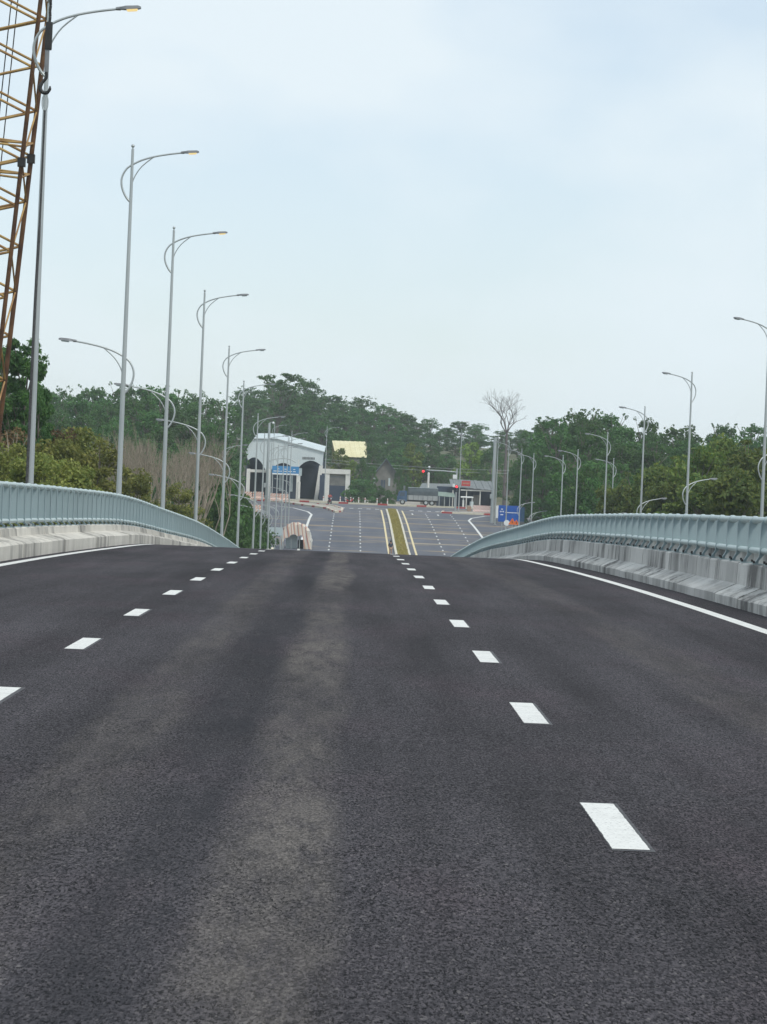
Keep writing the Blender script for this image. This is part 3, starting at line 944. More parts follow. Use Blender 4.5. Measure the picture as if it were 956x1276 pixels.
for v_ in range(5):
    make_kind('hill', v_, 'leaf_hill', 12.0, 3.5, 95, 62, .19, 'bark', .16, 16, 'dome', v_)
for v_ in range(3):
    make_kind('right', v_, 'leaf_dark', 11.0, 3.6, 95, 66, .19, 'bark', .12, 16, 'dome', 40 + v_)
for v_ in range(3):
    make_kind('olive', v_, 'leaf_olive', 8.0, 2.9, 62, 170, .12, 'bark', .06, 3, 'mound', 60 + v_)
for v_ in range(3):
    make_kind('gold', v_, 'leaf_gold', 8.0, 3.0, 60, 150, .15, 'bark', .06, 3, 'mound', 80 + v_)
for v_ in range(2):
    make_kind('deep', v_, 'leaf_dark', 12.0, 2.5, 110, 230, .13, 'bark', .10, 0, 'column', 100 + v_)
for v_ in range(2):
    make_kind('lime', v_, 'leaf_lime', 7.0, 2.8, 36, 100, .2, 'bark', .1, 5, 'mound', 120 + v_)
for v_ in range(2):
    make_kind('shrub', v_, 'leaf_dark', 4.0, 2.6, 34, 120, .14, 'bark', .03, 3, 'mound', 140 + v_)
make_kind('brownleaf', 0, 'leaf_brown', 7.0, 2.0, 26, 60, .12, 'twig', .15, 5, 'dome', 160)

# sparse, flat-layered tall tree over the canopy building
def airy():
    g = random.Random(5)
    H, cl, limbs = 20.0, [], []
    for i in range(46):
        t = g.uniform(.62, 1.0)
        a = g.uniform(0, 6.283)
        rr = 7.2 * (1.05 - t * .55) * g.random() ** .5 * 1.5
        c = (math.cos(a) * rr + (t - .6) * 3, math.sin(a) * rr * .7, H * t - .10 * rr * rr * .3)
        cl.append((c, (1.15, 1.15, .34), 60))
        limbs.append(c)
    crown = leaf_mesh('crown_airy', cl, .27, M['leaf_hill'], 77)
    mb = MB()
    mb.tube([(0, 0, -.8), (.1, 0, 5), (.3, 0, 10), (.7, 0, 14), (1, 0, 17)], [.38, .32, .26, .17, .06], 8)
    for c in limbs:
        t = g.uniform(.45, .62)
        s0 = Vector((.02 * 20 * t, 0, 20 * t))
        e = Vector(c)
        mid = s0.lerp(e, .55) + Vector((0, 0, .5))
        mb.tube([s0, mid, e], [.07, .04, .012], 5, False)
    TREES['airy'] = [(mb.mesh('trunk_airy', M['bark']), crown, H)]
airy()

def branchy(mb, p, d, ln, r, depth, g, spread=.55, up=.12, ratio=.72):
    q = p + d * ln * .5 + Vector((g.uniform(-.06, .06), g.uniform(-.06, .06), 0)) * ln
    e = p + d * ln
    mb.tube([p, q, e], [r, r * .85, r * .7], 5 if depth > 2 else 4, False)
    if depth == 0: return
    for i in range(g.choice((2, 2, 3)) if depth > 1 else 3):
        nd = (d + Vector((g.uniform(-1, 1), g.uniform(-1, 1), g.uniform(-.35, .7))) * spread + Vector((0, 0, up))).normalized()
        branchy(mb, e if i else q.lerp(e, g.uniform(.4, 1)), nd, ln * ratio * g.uniform(.75, 1.15), r * .62, depth - 1, g, spread, up, ratio)
def bare_tree():
    g = random.Random(11)
    mb, br = MB(), MB()
    mb.tube([(0, 0, -.6), (.1, 0, 5), (0, 0, 11.0)], [.30, .24, .16], 8)
    for dx, dy, dz in ((-1.0, .1, .75), (.05, -.3, 1), (1.0, .2, .8), (-.5, .6, .9), (.55, -.6, .9), (-.2, -.2, 1)):
        branchy(br, Vector((0, 0, 10.6)), Vector((dx, dy, dz)).normalized(), 2.1, .10, 5, g, .8, -.02, .76)
    TREES['bare'] = [(mb.mesh('trunk_bare', M['bark_grey']), br.mesh('branches_bare', M['bark_grey']), 17.0)]
bare_tree()
def brush_kind(var):
    g = random.Random(200 + var)
    mb, br = MB(), MB()
    for i in range(9):
        a, rr = g.uniform(0, 6.28), g.uniform(0, 1.5)
        p = Vector((math.cos(a) * rr, math.sin(a) * rr, -.3))
        d = Vector((math.cos(a) * .25, math.sin(a) * .25, 1)).normalized()
        mb.tube([p, p + d * 2.2], [.05, .035], 5)
        branchy(br, p + d * 2.1, d, 1.25, .032, 4, g, .42, .3, .78)
    TREES.setdefault('brush', []).append((mb.mesh('trunk_brush', M['twig']), br.mesh('branches_brush', M['twig']), 5.8))
brush_kind(0); brush_kind(1)

NT = [0]
def plant(kind, u, vtop, d, label, group=None, name='tree', wide=1.0, var=None, cat='tree', x=None):
    p = at(u, vtop, d)
    if x is not None: p.x = x
    gz_ = ground_z(p.x, d)
    h = max(2.0, p.z - gz_)
    k = NT[0]
    NT[0] += 1
    tr, cr, H = TREES[kind][(k if var is None else var) % len(TREES[kind])]
    s_ = h / (H * 1.02)
    o = empty(name, (p.x, d, gz_), random.uniform(0, 6.28), label, cat, group)
    sw = s_ ** .6 * wide
    o.scale = (sw, sw, s_)
    t_ = link('stems' if kind == 'brush' else 'trunk', tr, o)
    b_ = link('branches' if kind in ('bare', 'brush') else 'crown', cr, o)
    if kind in ('bare', 'brush'):
        tag(b_, kind='stuff')
        if kind == 'brush': tag(t_, kind='stuff')
    return o

# wooded hill left of the road
SKY_L = [(-60, 470), (0, 474), (60, 480), (140, 480), (180, 477), (250, 490), (300, 493), (340, 492)]
SKY_C = [(300, 488), (330, 478), (345, 472), (385, 476), (405, 489), (430, 489), (480, 502), (520, 514), (560, 524), (600, 531), (660, 528), (700, 522)]
SKY_R = [(600, 540), (650, 526), (680, 514), (740, 514), (800, 522), (860, 529), (956, 534), (1040, 536)]
def row(kind, sky_, du, d, u0, u1, step, label, group, name='hill_tree', wide=1.0):
    us = [q[0] for q in sky_]; vs_ = [q[1] for q in sky_]
    u = u0 + random.uniform(0, step * .5)
    while u < u1:
        v = float(np.interp(u, us, vs_)) + du + random.uniform(-4, 7)
        plant(kind, u, v, d + random.uniform(-9, 9), label, group, name, wide * random.uniform(.9, 1.2))
        u += step * random.uniform(.75, 1.25)
LBL = 'one of the dense green trees massed on the wooded hill left of the road'
GRL = 'trees on the left hill'
for k, (d, du) in enumerate([(500, 0), (468, 9), (436, 20), (405, 33), (375, 47), (345, 62), (318, 78), (295, 95)]):
    row('hill', SKY_L, du, d, -50 + k * 8, 292 - k * 6, 36 + k * 2, LBL, GRL)
LBC = 'one of the green trees on the hill behind the buildings at the crossing'
GRC = 'trees on the hill behind the crossing'
for k, (d, du) in enumerate([(705, 0), (680, 8), (656, 18), (634, 30), (614, 42)]):
    row('hill', SKY_C, du, d, 300, 690, 30, LBC, GRC, wide=1.35)
row('hill', SKY_C, 52, 600, 462, 690, 30, LBC, GRC, wide=1.3)
LBR = 'one of the dark green trees filling the slope right of the road'
GRR = 'trees on the right slope'
for k, (d, du) in enumerate([(455, 0), (425, 10), (395, 23), (366, 38), (338, 54), (310, 70), (288, 84)]):
    row('right', SKY_R, du, d, 668 + k * 15, 1030, 40 + 2 * k, LBR, GRR, 'slope_tree')

plant('airy', 347, 462, 600, 'tall thin-leaved tree rising above the hill over the white canopy building', name='tall_tree', wide=.95)
plant('bare', 634, 482, 560, 'leafless grey tree standing against the sky right of the crossing', name='bare_tree', wide=1.0)
# near left
plant('deep', 30, 414, 150, 'tall dark leafy tree behind the nearest left lamp and the crane', name='leafy_tree', wide=.80)
plant('deep', 12, 438, 158, 'dark leafy tree at the left picture edge behind the crane boom', name='leafy_tree', wide=.6)
plant('deep', 50, 470, 142, 'shorter dark green tree just right of the nearest left lamp', name='leafy_tree', wide=.5)
for (u, v, d, t) in [(8, 548, 128, 'olive bush at the left picture edge above the railing'), (-25, 530, 132, 'olive bush mostly beyond the left picture edge'),
                     (70, 542, 140, 'olive green bush right of the nearest left lamp'), (98, 528, 150, 'tallest olive bush, between the first two left lamps'),
                     (122, 545, 146, 'yellow-green bush close left of the second left lamp'), (84, 568, 120, 'low olive bush against the railing between the first two lamps'),
                     (165, 580, 165, 'yellow-green bush right of the second left lamp'), (226, 600, 185, 'yellowish bush between the third and fourth left lamps'),
                     (45, 560, 124, 'olive bush directly behind the nearest left lamp')]:
    plant('olive', u, v, d, t, 'bushes behind the left railing', 'olive_bush', .8, cat='bush')
plant('brownleaf', 20, 520, 136, 'brown withered shrub below the dark tree at the left', name='withered_shrub', cat='bush')
plant('brownleaf', 66, 520, 150, 'reddish brown withered shrub right of the nearest left lamp', name='withered_shrub', cat='bush')
for i, (u, v, d) in enumerate([(150, 548, 212), (168, 540, 222), (186, 536, 218), (204, 540, 226), (222, 548, 215), (238, 560, 222), (176, 560, 200), (212, 566, 204), (160, 552, 230), (195, 556, 232)]):
    plant('brush', u, v, d, 'one of the grey-brown leafless bushes behind the second to fourth left lamps', 'leafless bushes left of the bridge', 'dry_bush', 1.3, cat='bush')
for (u, v, d, t) in [(256, 590, 240, 'dark bush behind the foot of the fourth left lamp'), (276, 596, 250, 'dark green bush between the fourth and fifth left lamps'), (268, 618, 236, 'low dark bush against the left railing end'),
                     (296, 622, 268, 'round dark bush right of the fifth left lamp'), (312, 640, 300, 'dark green bush beside the striped barriers'), (302, 648, 285, 'low dark green bush right of the railing end'),
                     (323, 662, 290, 'small green bush left of the tarpaulin shelter')]:
    plant('shrub', u, v, d, t, 'dark bushes left of the far road', 'dark_bush', .85, cat='bush')
# near right
for (u, v, d, t) in [(935, 552, 215, 'golden green bush at the right picture edge'), (905, 545, 235, 'tall yellow-green bush right of the second right lamp'), (880, 556, 228, 'golden bush close behind the second right lamp'),
                     (848, 572, 245, 'yellow leaved bush just left of the second right lamp'), (822, 580, 250, 'golden green bush between the second and third right lamps'), (960, 560, 205, 'yellow-green bush cut by the right picture edge'),
                     (790, 592, 262, 'olive bush behind the third right lamp'), (920, 585, 200, 'lower golden bush near the right picture edge'), (866, 600, 215, 'low golden bush above the railing by the second right lamp'),
                     (768, 600, 270, 'olive bush left of the third right lamp'), (990, 560, 215, 'golden bush beyond the right picture edge')]:
    plant('gold', u, v, d, t, 'yellowish bushes right of the bridge', 'golden_bush', 1.05, cat='bush')
for (u, v, d, t) in [(668, 556, 440, 'tall dark tree behind the blue sign board and the far right lamps'), (684, 562, 425, 'dark tree behind the sixth right lamp'), (735, 585, 300, 'low dark tree between the fourth and fifth right lamps'),
                  (752, 592, 296, 'low dark tree close behind the fourth right lamp'), (658, 575, 432, 'dark tree directly right of the blue sign board'), (676, 585, 405, 'low dark tree left of the sixth right lamp')]:
    plant('right', u, v, d, t, 'dark trees by the right lamps', 'dark_tree', .9)
# trees about the crossing
for (kind, u, v, d, wd, t) in [
    ('lime', 427, 559, 560, .8, 'bright green bush in front of the yellow roofed house'), ('lime', 440, 573, 553, .6, 'yellow-green tree right of the white gateway'),
    ('lime', 516, 553, 578, 1.0, 'pale green tree above the truck'), ('right', 464, 552, 574, .7, 'dark tree between the yellow roof and the grey house'),
    ('right', 452, 572, 536, .55, 'dark slender tree left of the grey house'), ('right', 494, 560, 575, .9, 'dark round tree behind the grey house'),
    ('right', 540, 565, 580, 1.0, 'dark tree behind the red overhead signal'), ('right', 612, 560, 565, 1.0, 'dark tree behind the shop roof'),
    ('lime', 590, 552, 585, 1.1, 'pale green tree behind the lone lamp at the crossing'), ('right', 650, 578, 480, .9, 'dark tree behind the blue sign board'),
    ('right', 560, 572, 575, .9, 'dark tree between the two red signals'), ('right', 506, 590, 560, .6, 'dark bush behind the truck cab'),
    ('right', 464, 580, 538, .45, 'dark tree covering the left gable of the grey house'), ('right', 498, 584, 539, .4, 'dark tree covering the right eave of the grey house'),
    ('right', 603, 588, 534, .6, 'dark tree over the right end of the shop roof'), ('right', 548, 590, 545, .6, 'dark bush above the low shed roof'),
    ('shrub', 452, 598, 520, 1.2, 'rounded clipped bush in front of the grey house'), ('shrub', 474, 606, 522, .9, 'grey-green low bush before the grey house door'), ('shrub', 442, 604, 526, .8, 'dark bush right of the gateway'),
    ('shrub', 486, 611, 519, .8, 'low dark bush left of the truck'), ('right', 294, 560, 480, .55, 'dark tree hiding the left end of the white canopy building'), ('right', 288, 568, 470, .6, 'dark tree left of the white canopy building'),
    ('right', 388, 545, 590, .8, 'dark tree behind the right gable of the canopy building')]:
    plant(kind, u, v, d, t, 'trees about the crossing', 'roadside_tree' if kind != 'shrub' else 'roadside_bush', wd, cat='tree' if kind != 'shrub' else 'bush')

# ---------------------------------------------------------------- buildings at the crossing
def rel(root, p): return (p[0] - root.location.x, p[1] - root.location.y, p[2] - root.location.z)
def slab_xy(root, name, pts_uv, d, thick, mat):
    """a wall drawn by its outline at distance d, with real thickness going back"""
    P3 = [at(u, v, d) for u, v in pts_uv]
    mb = MB()
    n = len(P3)
    mb.add([rel(root, p) for p in P3] + [rel(root, (p.x, p.y + thick, p.z)) for p in P3],
           [tuple(range(n))[::-1], tuple(range(n, 2 * n))] + [(i, (i + 1) % n, (i + 1) % n + n, i + n) for i in range(n)])
    return mb.build(name, mat, root)
def boxw(root, name, x0, x1, y0, y1, z0, z1, mat, parent=None, bev=0):
    c = rel(root, ((x0 + x1) / 2, (y0 + y1) / 2, (z0 + z1) / 2))
    return MB().box(c, (x1 - x0, y1 - y0, z1 - z0), None, bev).build(name, mat, parent or root)
def ux(u, v, d): return at(u, v, d).x
def vz(u, v, d): return at(u, v, d).z
GZ = prof(530) - .02

D0 = 536.0
px = at(352, 620, D0)
hall = empty('canopy_hall', (px.x, D0, GZ), 0, 'white sheet-clad canopy building with two arched bays left of the crossing', 'building')
def arcs(u0, v0, u1, v1, um, vm, n=8):
    o = []
    for i in range(n + 1):
        t = i / n
        b = 1 - (2 * t - 1) ** 2
        u = u0 + (u1 - u0) * t
        vl = v0 + (v1 - v0) * t
        o.append((u, vl + (vm - (v0 + v1) / 2) * b))
    return o
out_ = [(307, 563), (311, 553), (318, 547.5), (345, 547.5), (354, 549.5), (403.5, 563.5), (402, 582)] + arcs(402, 582, 371, 584, 386, 574)[1:-1] + [(371, 584), (366, 584)] + \
       arcs(366, 584, 336, 588, 350, 577)[1:-1] + [(336, 588), (331.5, 587)] + arcs(331.5, 587, 309, 574, 320, 571)[1:-1] + [(309, 574)]
slab_xy(hall, 'fascia', out_, D0, .35, M['white_wall'])
# roof sheets running back
for nm, a, b in (('roof', (345, 546), (404.5, 562.5)), ('roof', (317, 545.8), (344.9, 546)), ('roof', (306, 562), (316.9, 545.8))):
    A, B = at(*a, D0 - .3), at(*b, D0 - .3)
    mb = MB()
    dz = 1.0
    pts = [A, B, B + Vector((0, 20, dz)), A + Vector((0, 20, dz))]
    mb.add([rel(hall, q) for q in pts] + [rel(hall, q - Vector((0, 0, .14))) for q in pts],
           [(0, 1, 2, 3), (7, 6, 5, 4), (0, 4, 5, 1), (1, 5, 6, 2), (2, 6, 7, 3), (3, 7, 4, 0)])
    rf = mb.build(nm, M['white_wall'], hall)
slab_xy(hall, 'roof_lantern', [(316, 545), (345, 545.5), (360, 549), (352, 551), (318, 551)], D0 + 6, 4, M['roof_grey'])
for u, w_ in ((334.3, .75), (371.5, .62), (309, .6)):
    x = ux(u, 605, D0)
    boxw(hall, 'column', x - w_ / 2, x + w_ / 2, D0 - .1, D0 + .5, GZ, vz(u, 584, D0), M['white_conc'])
xr = ux(399, 590, D0)
mb = MB()
mb.add([rel(hall, q) for q in ((xr - .2, D0 - .08, vz(399, 580, D0)), (xr + .45, D0 - .08, vz(399, 580, D0)), (xr - .25, D0 - .08, GZ), (xr - .85, D0 - .08, GZ),
                               (xr - .2, D0 + .5, vz(399, 580, D0)), (xr + .45, D0 + .5, vz(399, 580, D0)), (xr - .25, D0 + .5, GZ), (xr - .85, D0 + .5, GZ))],
       [(0, 3, 2, 1), (4, 5, 6, 7), (0, 1, 5, 4), (1, 2, 6, 5), (2, 3, 7, 6), (3, 0, 4, 7)])
mb.build('leaning_column', M['white_conc'], hall)
xl, xrr = ux(307, 600, D0), ux(402, 600, D0)
boxw(hall, 'rear_wall', xl, xrr, D0 + 15, D0 + 15.3, GZ, GZ + 8, M['shade_in'])
boxw(hall, 'side_wall', xl - .2, xl, D0 + .6, D0 + 15, GZ, GZ + 6.5, M['shade_in'])
boxw(hall, 'side_wall', xrr - .1, xrr + .15, D0 + 2.6, D0 + 15, GZ, GZ + 6.5, M['shade_in'])
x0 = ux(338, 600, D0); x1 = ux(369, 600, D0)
boxw(hall, 'booth', x0, x1, D0 + 3, D0 + 6, GZ, GZ + 4.6, M['shade_in'])
for u in (349, 351.5, 363):
    x = ux(u, 600, D0)
    boxw(hall, 'door_leaf', x - .22, x + .22, D0 + 2.9, D0 + 2.96, GZ + 1.2, GZ + 3.9, M['panel_pale'])
boxw(hall, 'canopy_beam', ux(308, 584, D0), ux(333, 584, D0), D0 + .8, D0 + 1.1, vz(320, 588.5, D0), vz(320, 585, D0), M['white_conc'])
for i in range(9):
    x = ux(377 + i * 1.75, 571, D0)
    boxw(hall, 'fascia_letter', x, x + .17, D0 - .05, D0 - .005, vz(385, 572.6, D0), vz(385, 569.6, D0), M['roof_grey'])
x = ux(374.5, 605, D0)
boxw(hall, 'ticket_pillar', ux(369, 600, D0) + .3, ux(374, 600, D0) + .1, D0 - 1.6, D0 - .9, GZ, vz(371, 600, D0), M['white_conc'], bev=.12)

# gateway
D1 = 528.0
gate = empty('gateway', (ux(419, 620, D1), D1, GZ), 0, 'white concrete gateway with a half-lowered grey shutter right of the canopy building', 'gate')
for u in (407.5, 433.2):
    x = ux(u, 605, D1)
    boxw(gate, 'pillar', x - .38, x + .38, D1, D1 + .7, GZ, vz(u, 585.5, D1), M['white_conc'])
boxw(gate, 'lintel', ux(398, 587, D1), ux(436.5, 587, D1), D1 - .12, D1 + .8, vz(418, 590.5, D1), vz(418, 584.5, D1), M['white_conc'])
n_sl = 9
za, zb = vz(420, 605, D1), vz(420, 590.5, D1)
for i in range(n_sl):
    boxw(gate, 'shutter_slat', ux(409.5, 600, D1), ux(431, 600, D1), D1 + .25, D1 + .31, za + (zb - za) * i / n_sl, za + (zb - za) * (i + .88) / n_sl, M['wall_grey'])
boxw(gate, 'inner_wall', ux(398, 600, D1), ux(437, 600, D1), D1 + 6, D1 + 6.3, GZ, GZ + 4.2, M['shade_in'])

# house with the yellow roof
D2 = 592.0
gy_ = prof(592) - .02
yh = empty('yellow_roofed_house', (ux(432, 600, D2), D2, gy_), 0, 'house under a pale yellow sheet roof behind bright green bushes', 'house')
rA, rB, eA, eB = at(414, 549, D2 + 5), at(456, 550.5, D2 + 5), at(418.5, 568.5, D2), at(459, 570, D2)
NR = 14
for i in range(NR):
    t0, t1 = i / NR, (i + .97) / NR
    q = [eA.lerp(eB, t0), eA.lerp(eB, t1), rA.lerp(rB, t1), rA.lerp(rB, t0)]
    up = Vector((0, 0, .035 * (i % 2)))
    mb = MB()
    mb.add([rel(yh, p + up) for p in q] + [rel(yh, p + up - Vector((0, 0, .1))) for p in q],
           [(0, 1, 2, 3), (7, 6, 5, 4), (0, 4, 5, 1), (1, 5, 6, 2), (2, 6, 7, 3), (3, 7, 4, 0)])
    mb.build('roof_sheet', M['roof_yellow'], yh)
mb = MB()
q = [rA, rB, rB + Vector((0, 7, -4)), rA + Vector((0, 7, -4))]
mb.add([rel(yh, p - Vector((0, 0, .04))) for p in q], [(0, 1, 2, 3)])
mb.build('rear_roof', M['roof_yellow'], yh)
mb = MB()
mb.add([rel(yh, p) for p in (rA + Vector((-.02, 0, -.1)), (eA.x + .3, D2 + .3, eA.z - .1), (eA.x + .3, D2 + .3, gy_), (eA.x + .3, D2 + 11, gy_), (eA.x + .3, D2 + 11, eA.z - .1))], [(0, 1, 2, 3, 4)])
mb.build('gable_wall', M['wall_grey'], yh)
boxw(yh, 'front_wall', eA.x + .3, eB.x - .3, D2 + .3, D2 + .5, gy_, eA.z - .3, M['wall_grey'])

# grey old house
D3 = 546.0
gh = empty('old_house', (ux(481, 620, D3), D3, GZ), 0, 'old grey gabled house with pale shutters among the trees left of the truck', 'house')
slab_xy(gh, 'front_wall', [(466.5, 625), (467, 590), (481.5, 573), (495, 591), (494.5, 625)], D3, .3, M['wall_grey'])
for a, b in (((463.5, 594), (482, 571)), ((498.5, 595.5), (482, 571))):
    A, B = at(*a, D3 - .6), at(*b, D3 - .6)
    mb = MB()
    pts = [A, B, B + Vector((0, 9, 0)), A + Vector((0, 9, 0))]
    mb.add([rel(gh, q) for q in pts] + [rel(gh, q - Vector((0, 0, .18))) for q in pts],
           [(0, 1, 2, 3), (7, 6, 5, 4), (0, 4, 5, 1), (1, 5, 6, 2), (2, 6, 7, 3), (3, 7, 4, 0)])
    mb.build('roof', M['tarp_dark'], gh)
wd_ = boxw(gh, 'window', ux(475, 600, D3), ux(480, 600, D3), D3 - .05, D3 - .004, vz(478, 609, D3), vz(478, 598, D3), M['glass'])
for u in (474, 477.4, 480.6): boxw(gh, 'frame', ux(u, 600, D3), ux(u, 600, D3) + .07, D3 - .09, D3 - .055, vz(478, 609, D3), vz(478, 598, D3), M['wall_grey'], wd_)
for u in (484, 465.2): boxw(gh, 'shutter', ux(u, 600, D3), ux(u + 2.3, 600, D3), D3 - .08, D3 - .01, vz(485, 605.5, D3), vz(485, 596, D3), M['panel_pale'])
boxw(gh, 'side_wall', ux(466.5, 600, D3), ux(466.5, 600, D3) + .25, D3 + .32, D3 + 8, GZ, vz(467, 592, D3), M['wall_grey'])
boxw(gh, 'side_wall', ux(494.5, 600, D3) - .25, ux(494.5, 600, D3), D3 + .32, D3 + 8, GZ, vz(494, 593, D3), M['wall_grey'])

# shop right of the signals
D4 = 522.0
shop = empty('roadside_shop', (ux(592, 636, D4), D4, GZ), 0, 'open-fronted dark shop under a long grey sheet roof right of the red signal', 'shop')
A, B = at(562, 606, D4 - 1.5), at(618, 611.5, D4 - 1.5)
C_, D_ = at(612, 600, D4 + 8), at(560, 597, D4 + 8)
NS = 12
for i in range(NS):
    t0, t1 = i / NS, (i + .93) / NS
    q = [A.lerp(B, t0), A.lerp(B, t1), D_.lerp(C_, t1), D_.lerp(C_, t0)]
    up = Vector((0, 0, .05 * (i % 2)))
    MB().add([rel(shop, p + up) for p in q] + [rel(shop, p + up - Vector((0, 0, .09))) for p in q],
             [(0, 1, 2, 3), (7, 6, 5, 4), (0, 4, 5, 1), (1, 5, 6, 2), (2, 6, 7, 3), (3, 7, 4, 0)]).build('roof_sheet', M['roof_grey'], shop)
xs0, xs1 = ux(563, 620, D4), ux(616, 620, D4)
boxw(shop, 'rear_wall', xs0, xs1, D4 + 6, D4 + 6.2, GZ, GZ + 4.0, M['shade_in'])
boxw(shop, 'side_wall', xs1 - .2, xs1, D4 + .2, D4 + 6, GZ, GZ + 3.0, M['shade_in'])
boxw(shop, 'fascia', ux(574, 611, D4), xs1, D4 - 1.3, D4 - 1.2, vz(595, 612.0, D4), vz(595, 610.4, D4), M['white_conc'])
for u in (564, 581, 598, 615): boxw(shop, 'post', ux(u, 620, D4) - .08, ux(u, 620, D4) + .08, D4 - 1.1, D4 - .94, GZ, vz(u, 610.5, D4), M['white_conc'])
sg = boxw(shop, 'sign_board', ux(575, 602, D4), ux(585.8, 602, D4), D4 - 1.6, D4 - 1.5, vz(580, 605.6, D4), vz(580, 599.2, D4), M['sign_red'])
for i in range(5): boxw(shop, 'lettering', ux(576.5 + i * 1.75, 602, D4), ux(577.6 + i * 1.75, 602, D4), D4 - 1.63, D4 - 1.605, vz(580, 603.4, D4), vz(580, 601.2, D4), M['cloth_tan'], sg)
boxw(shop, 'counter', ux(590, 620, D4), ux(598, 620, D4), D4 + .5, D4 + 1.3, GZ, vz(594, 617, D4), M['wall_grey'])

# lean-to roofs and awning stall behind the truck
st = empty('awning_stall', (ux(557, 636, 520), 520, GZ), 0, 'dark stall under a green-grey awning between the truck and the signal post', 'stall')
q = [at(545.5, 617.5, 518), at(567.5, 619.5, 518), at(566, 614, 521.5), at(545.5, 612.5, 521.5)]
MB().add([rel(st, p) for p in q] + [rel(st, p - Vector((0, 0, .08))) for p in q],
         [(0, 1, 2, 3), (7, 6, 5, 4), (0, 4, 5, 1), (1, 5, 6, 2), (2, 6, 7, 3), (3, 7, 4, 0)]).build('awning', M['awning'], st)
for u in (547, 553.5, 560, 566): boxw(st, 'post', ux(u, 625, 518.2), ux(u, 625, 518.2) + .1, 518.2, 518.3, GZ, vz(u, 618, 518.2), M['galv'])
boxw(st, 'rear_wall', ux(544, 625, 523), ux(569, 625, 523), 523, 523.2, GZ, GZ + 3.2, M['shade_in'])
boxw(st, 'goods_shelf', ux(550, 625, 520), ux(556, 625, 520), 520, 520.7, GZ, GZ + 1.1, M['tarp_dark'])
lr = empty('low_roofed_shed', (ux(545, 620, 534), 534, GZ), 0, 'low shed with a grey sheet roof behind the truck', 'shed')
q = [at(522, 609, 533), at(570, 610.5, 533), at(566, 603, 539), at(526, 602, 539)]
MB().add([rel(lr, p) for p in q] + [rel(lr, p - Vector((0, 0, .1))) for p in q],
         [(0, 1, 2, 3), (7, 6, 5, 4), (0, 4, 5, 1), (1, 5, 6, 2), (2, 6, 7, 3), (3, 7, 4, 0)]).build('roof', M['roof_grey'], lr)
boxw(lr, 'wall', ux(524, 620, 534), ux(568, 620, 534), 534, 534.2, GZ, vz(545, 610, 534), M['wall_grey'])

# kiosk
kd = 512.0
ki = empty('kiosk', (ux(582, 636, kd), kd, GZ), 0, 'small stall with a bright white flat roof in front of the shop', 'kiosk')
MB().box(rel(ki, at(582, 619.5, kd)), (2.0, 1.6, .22), None, .05).build('roof', M['sign_white'], ki)
for u in (577, 588):
    x = ux(u, 630, kd)
    boxw(ki, 'leg', x - .06, x + .06, kd - .5, kd - .38, GZ, vz(u, 620.4, kd), M['sign_white'])
boxw(ki, 'cabinet', ux(585.5, 630, kd), ux(590, 630, kd), kd - .3, kd + .4, GZ, vz(587, 625, kd), M['panel_pale'])
boxw(ki, 'cabinet', ux(576, 630, kd), ux(578.4, 630, kd), kd - .3, kd + .3, GZ, vz(577, 623, kd), M['white_conc'])

# ---------------------------------------------------------------- truck
td = 506.5
tx0, tx1 = ux(494.5, 630, td), ux(545.5, 630, td)
TZ = prof(td) + .13
tk = empty('cargo_truck', ((tx0 + tx1) / 2, td, TZ), 0, 'blue-cabbed cargo truck with a dark tarpaulin load parked beyond the crossing', 'truck')
Lt = tx1 - tx0
def tb(name, x0, x1, y0, y1, z0, z1, mat, parent=None, bev=0): return MB().box(((x0 + x1) / 2 - Lt / 2, (y0 + y1) / 2, (z0 + z1) / 2), (x1 - x0, y1 - y0, z1 - z0), None, bev).build(name, mat, parent or tk)
mb = MB()
cabp = [(0.0, .5), (0.0, 1.25), (.22, 1.95), (.45, 2.18), (1.45, 2.22), (1.55, 2.1), (1.55, .5)]
mb.prism([(x - Lt / 2, z) for x, z in cabp], 'Y', -1.0, 1.0)
cab = mb.build('cab', M['truck_blue'], tk)
mb = MB()
mb.prism([(x - Lt / 2, z) for x, z in ((.34, 1.35), (.5, 1.95), (1.15, 1.95), (1.15, 1.35))], 'Y', -1.02, -1.003)
mb.build('side_window', M['glass'], tk)
mb = MB()
mb.add([(.0 - Lt / 2 - .01, -.85, 1.3), (.0 - Lt / 2 - .01, .85, 1.3), (.2 - Lt / 2 - .012, .85, 1.92), (.2 - Lt / 2 - .012, -.85, 1.92)], [(3, 2, 1, 0)])
mb.build('windscreen', M['glass'], tk)
tb('bumper', -.12, .05, -.95, .95, .42, .68, M['black'])
tb('mirror', .02, .12, -1.2, -1.03, 1.4, 1.8, M['black'])
tb('door_line', .3, 1.3, -1.012, -1.002, .72, .76, M['sign_white'])
tb('chassis', .4, Lt - .1, -.4, .4, .55, .78, M['black'])
tb('exhaust_stack', .95, 1.25, -.2, .3, 2.22, 3.0, M['roof_grey'])
bodyp = tb('cargo_body', 1.65, Lt, -1.05, 1.05, .82, 1.55, M['truck_grey'])
for i in range(7): tb('rib', 1.75 + i * (Lt - 1.9) / 6, 1.83 + i * (Lt - 1.9) / 6, -1.09, -1.052, .82, 1.55, M['roof_grey'], bodyp)
mb = MB()
nx, secs = 10, [(-1.03, 1.55), (-1.06, 2.0), (-1.0, 2.5), (-.7, 2.72), (0, 2.82), (.7, 2.72), (1.0, 2.5), (1.06, 2.0), (1.03, 1.55)]
v = []
for i in range(nx + 1):
    for (y, z) in secs: v.append((1.66 + (Lt - 1.68) * i / nx - Lt / 2, y + random.uniform(-.03, .03), z + random.uniform(-.03, .03)))
n = len(secs)
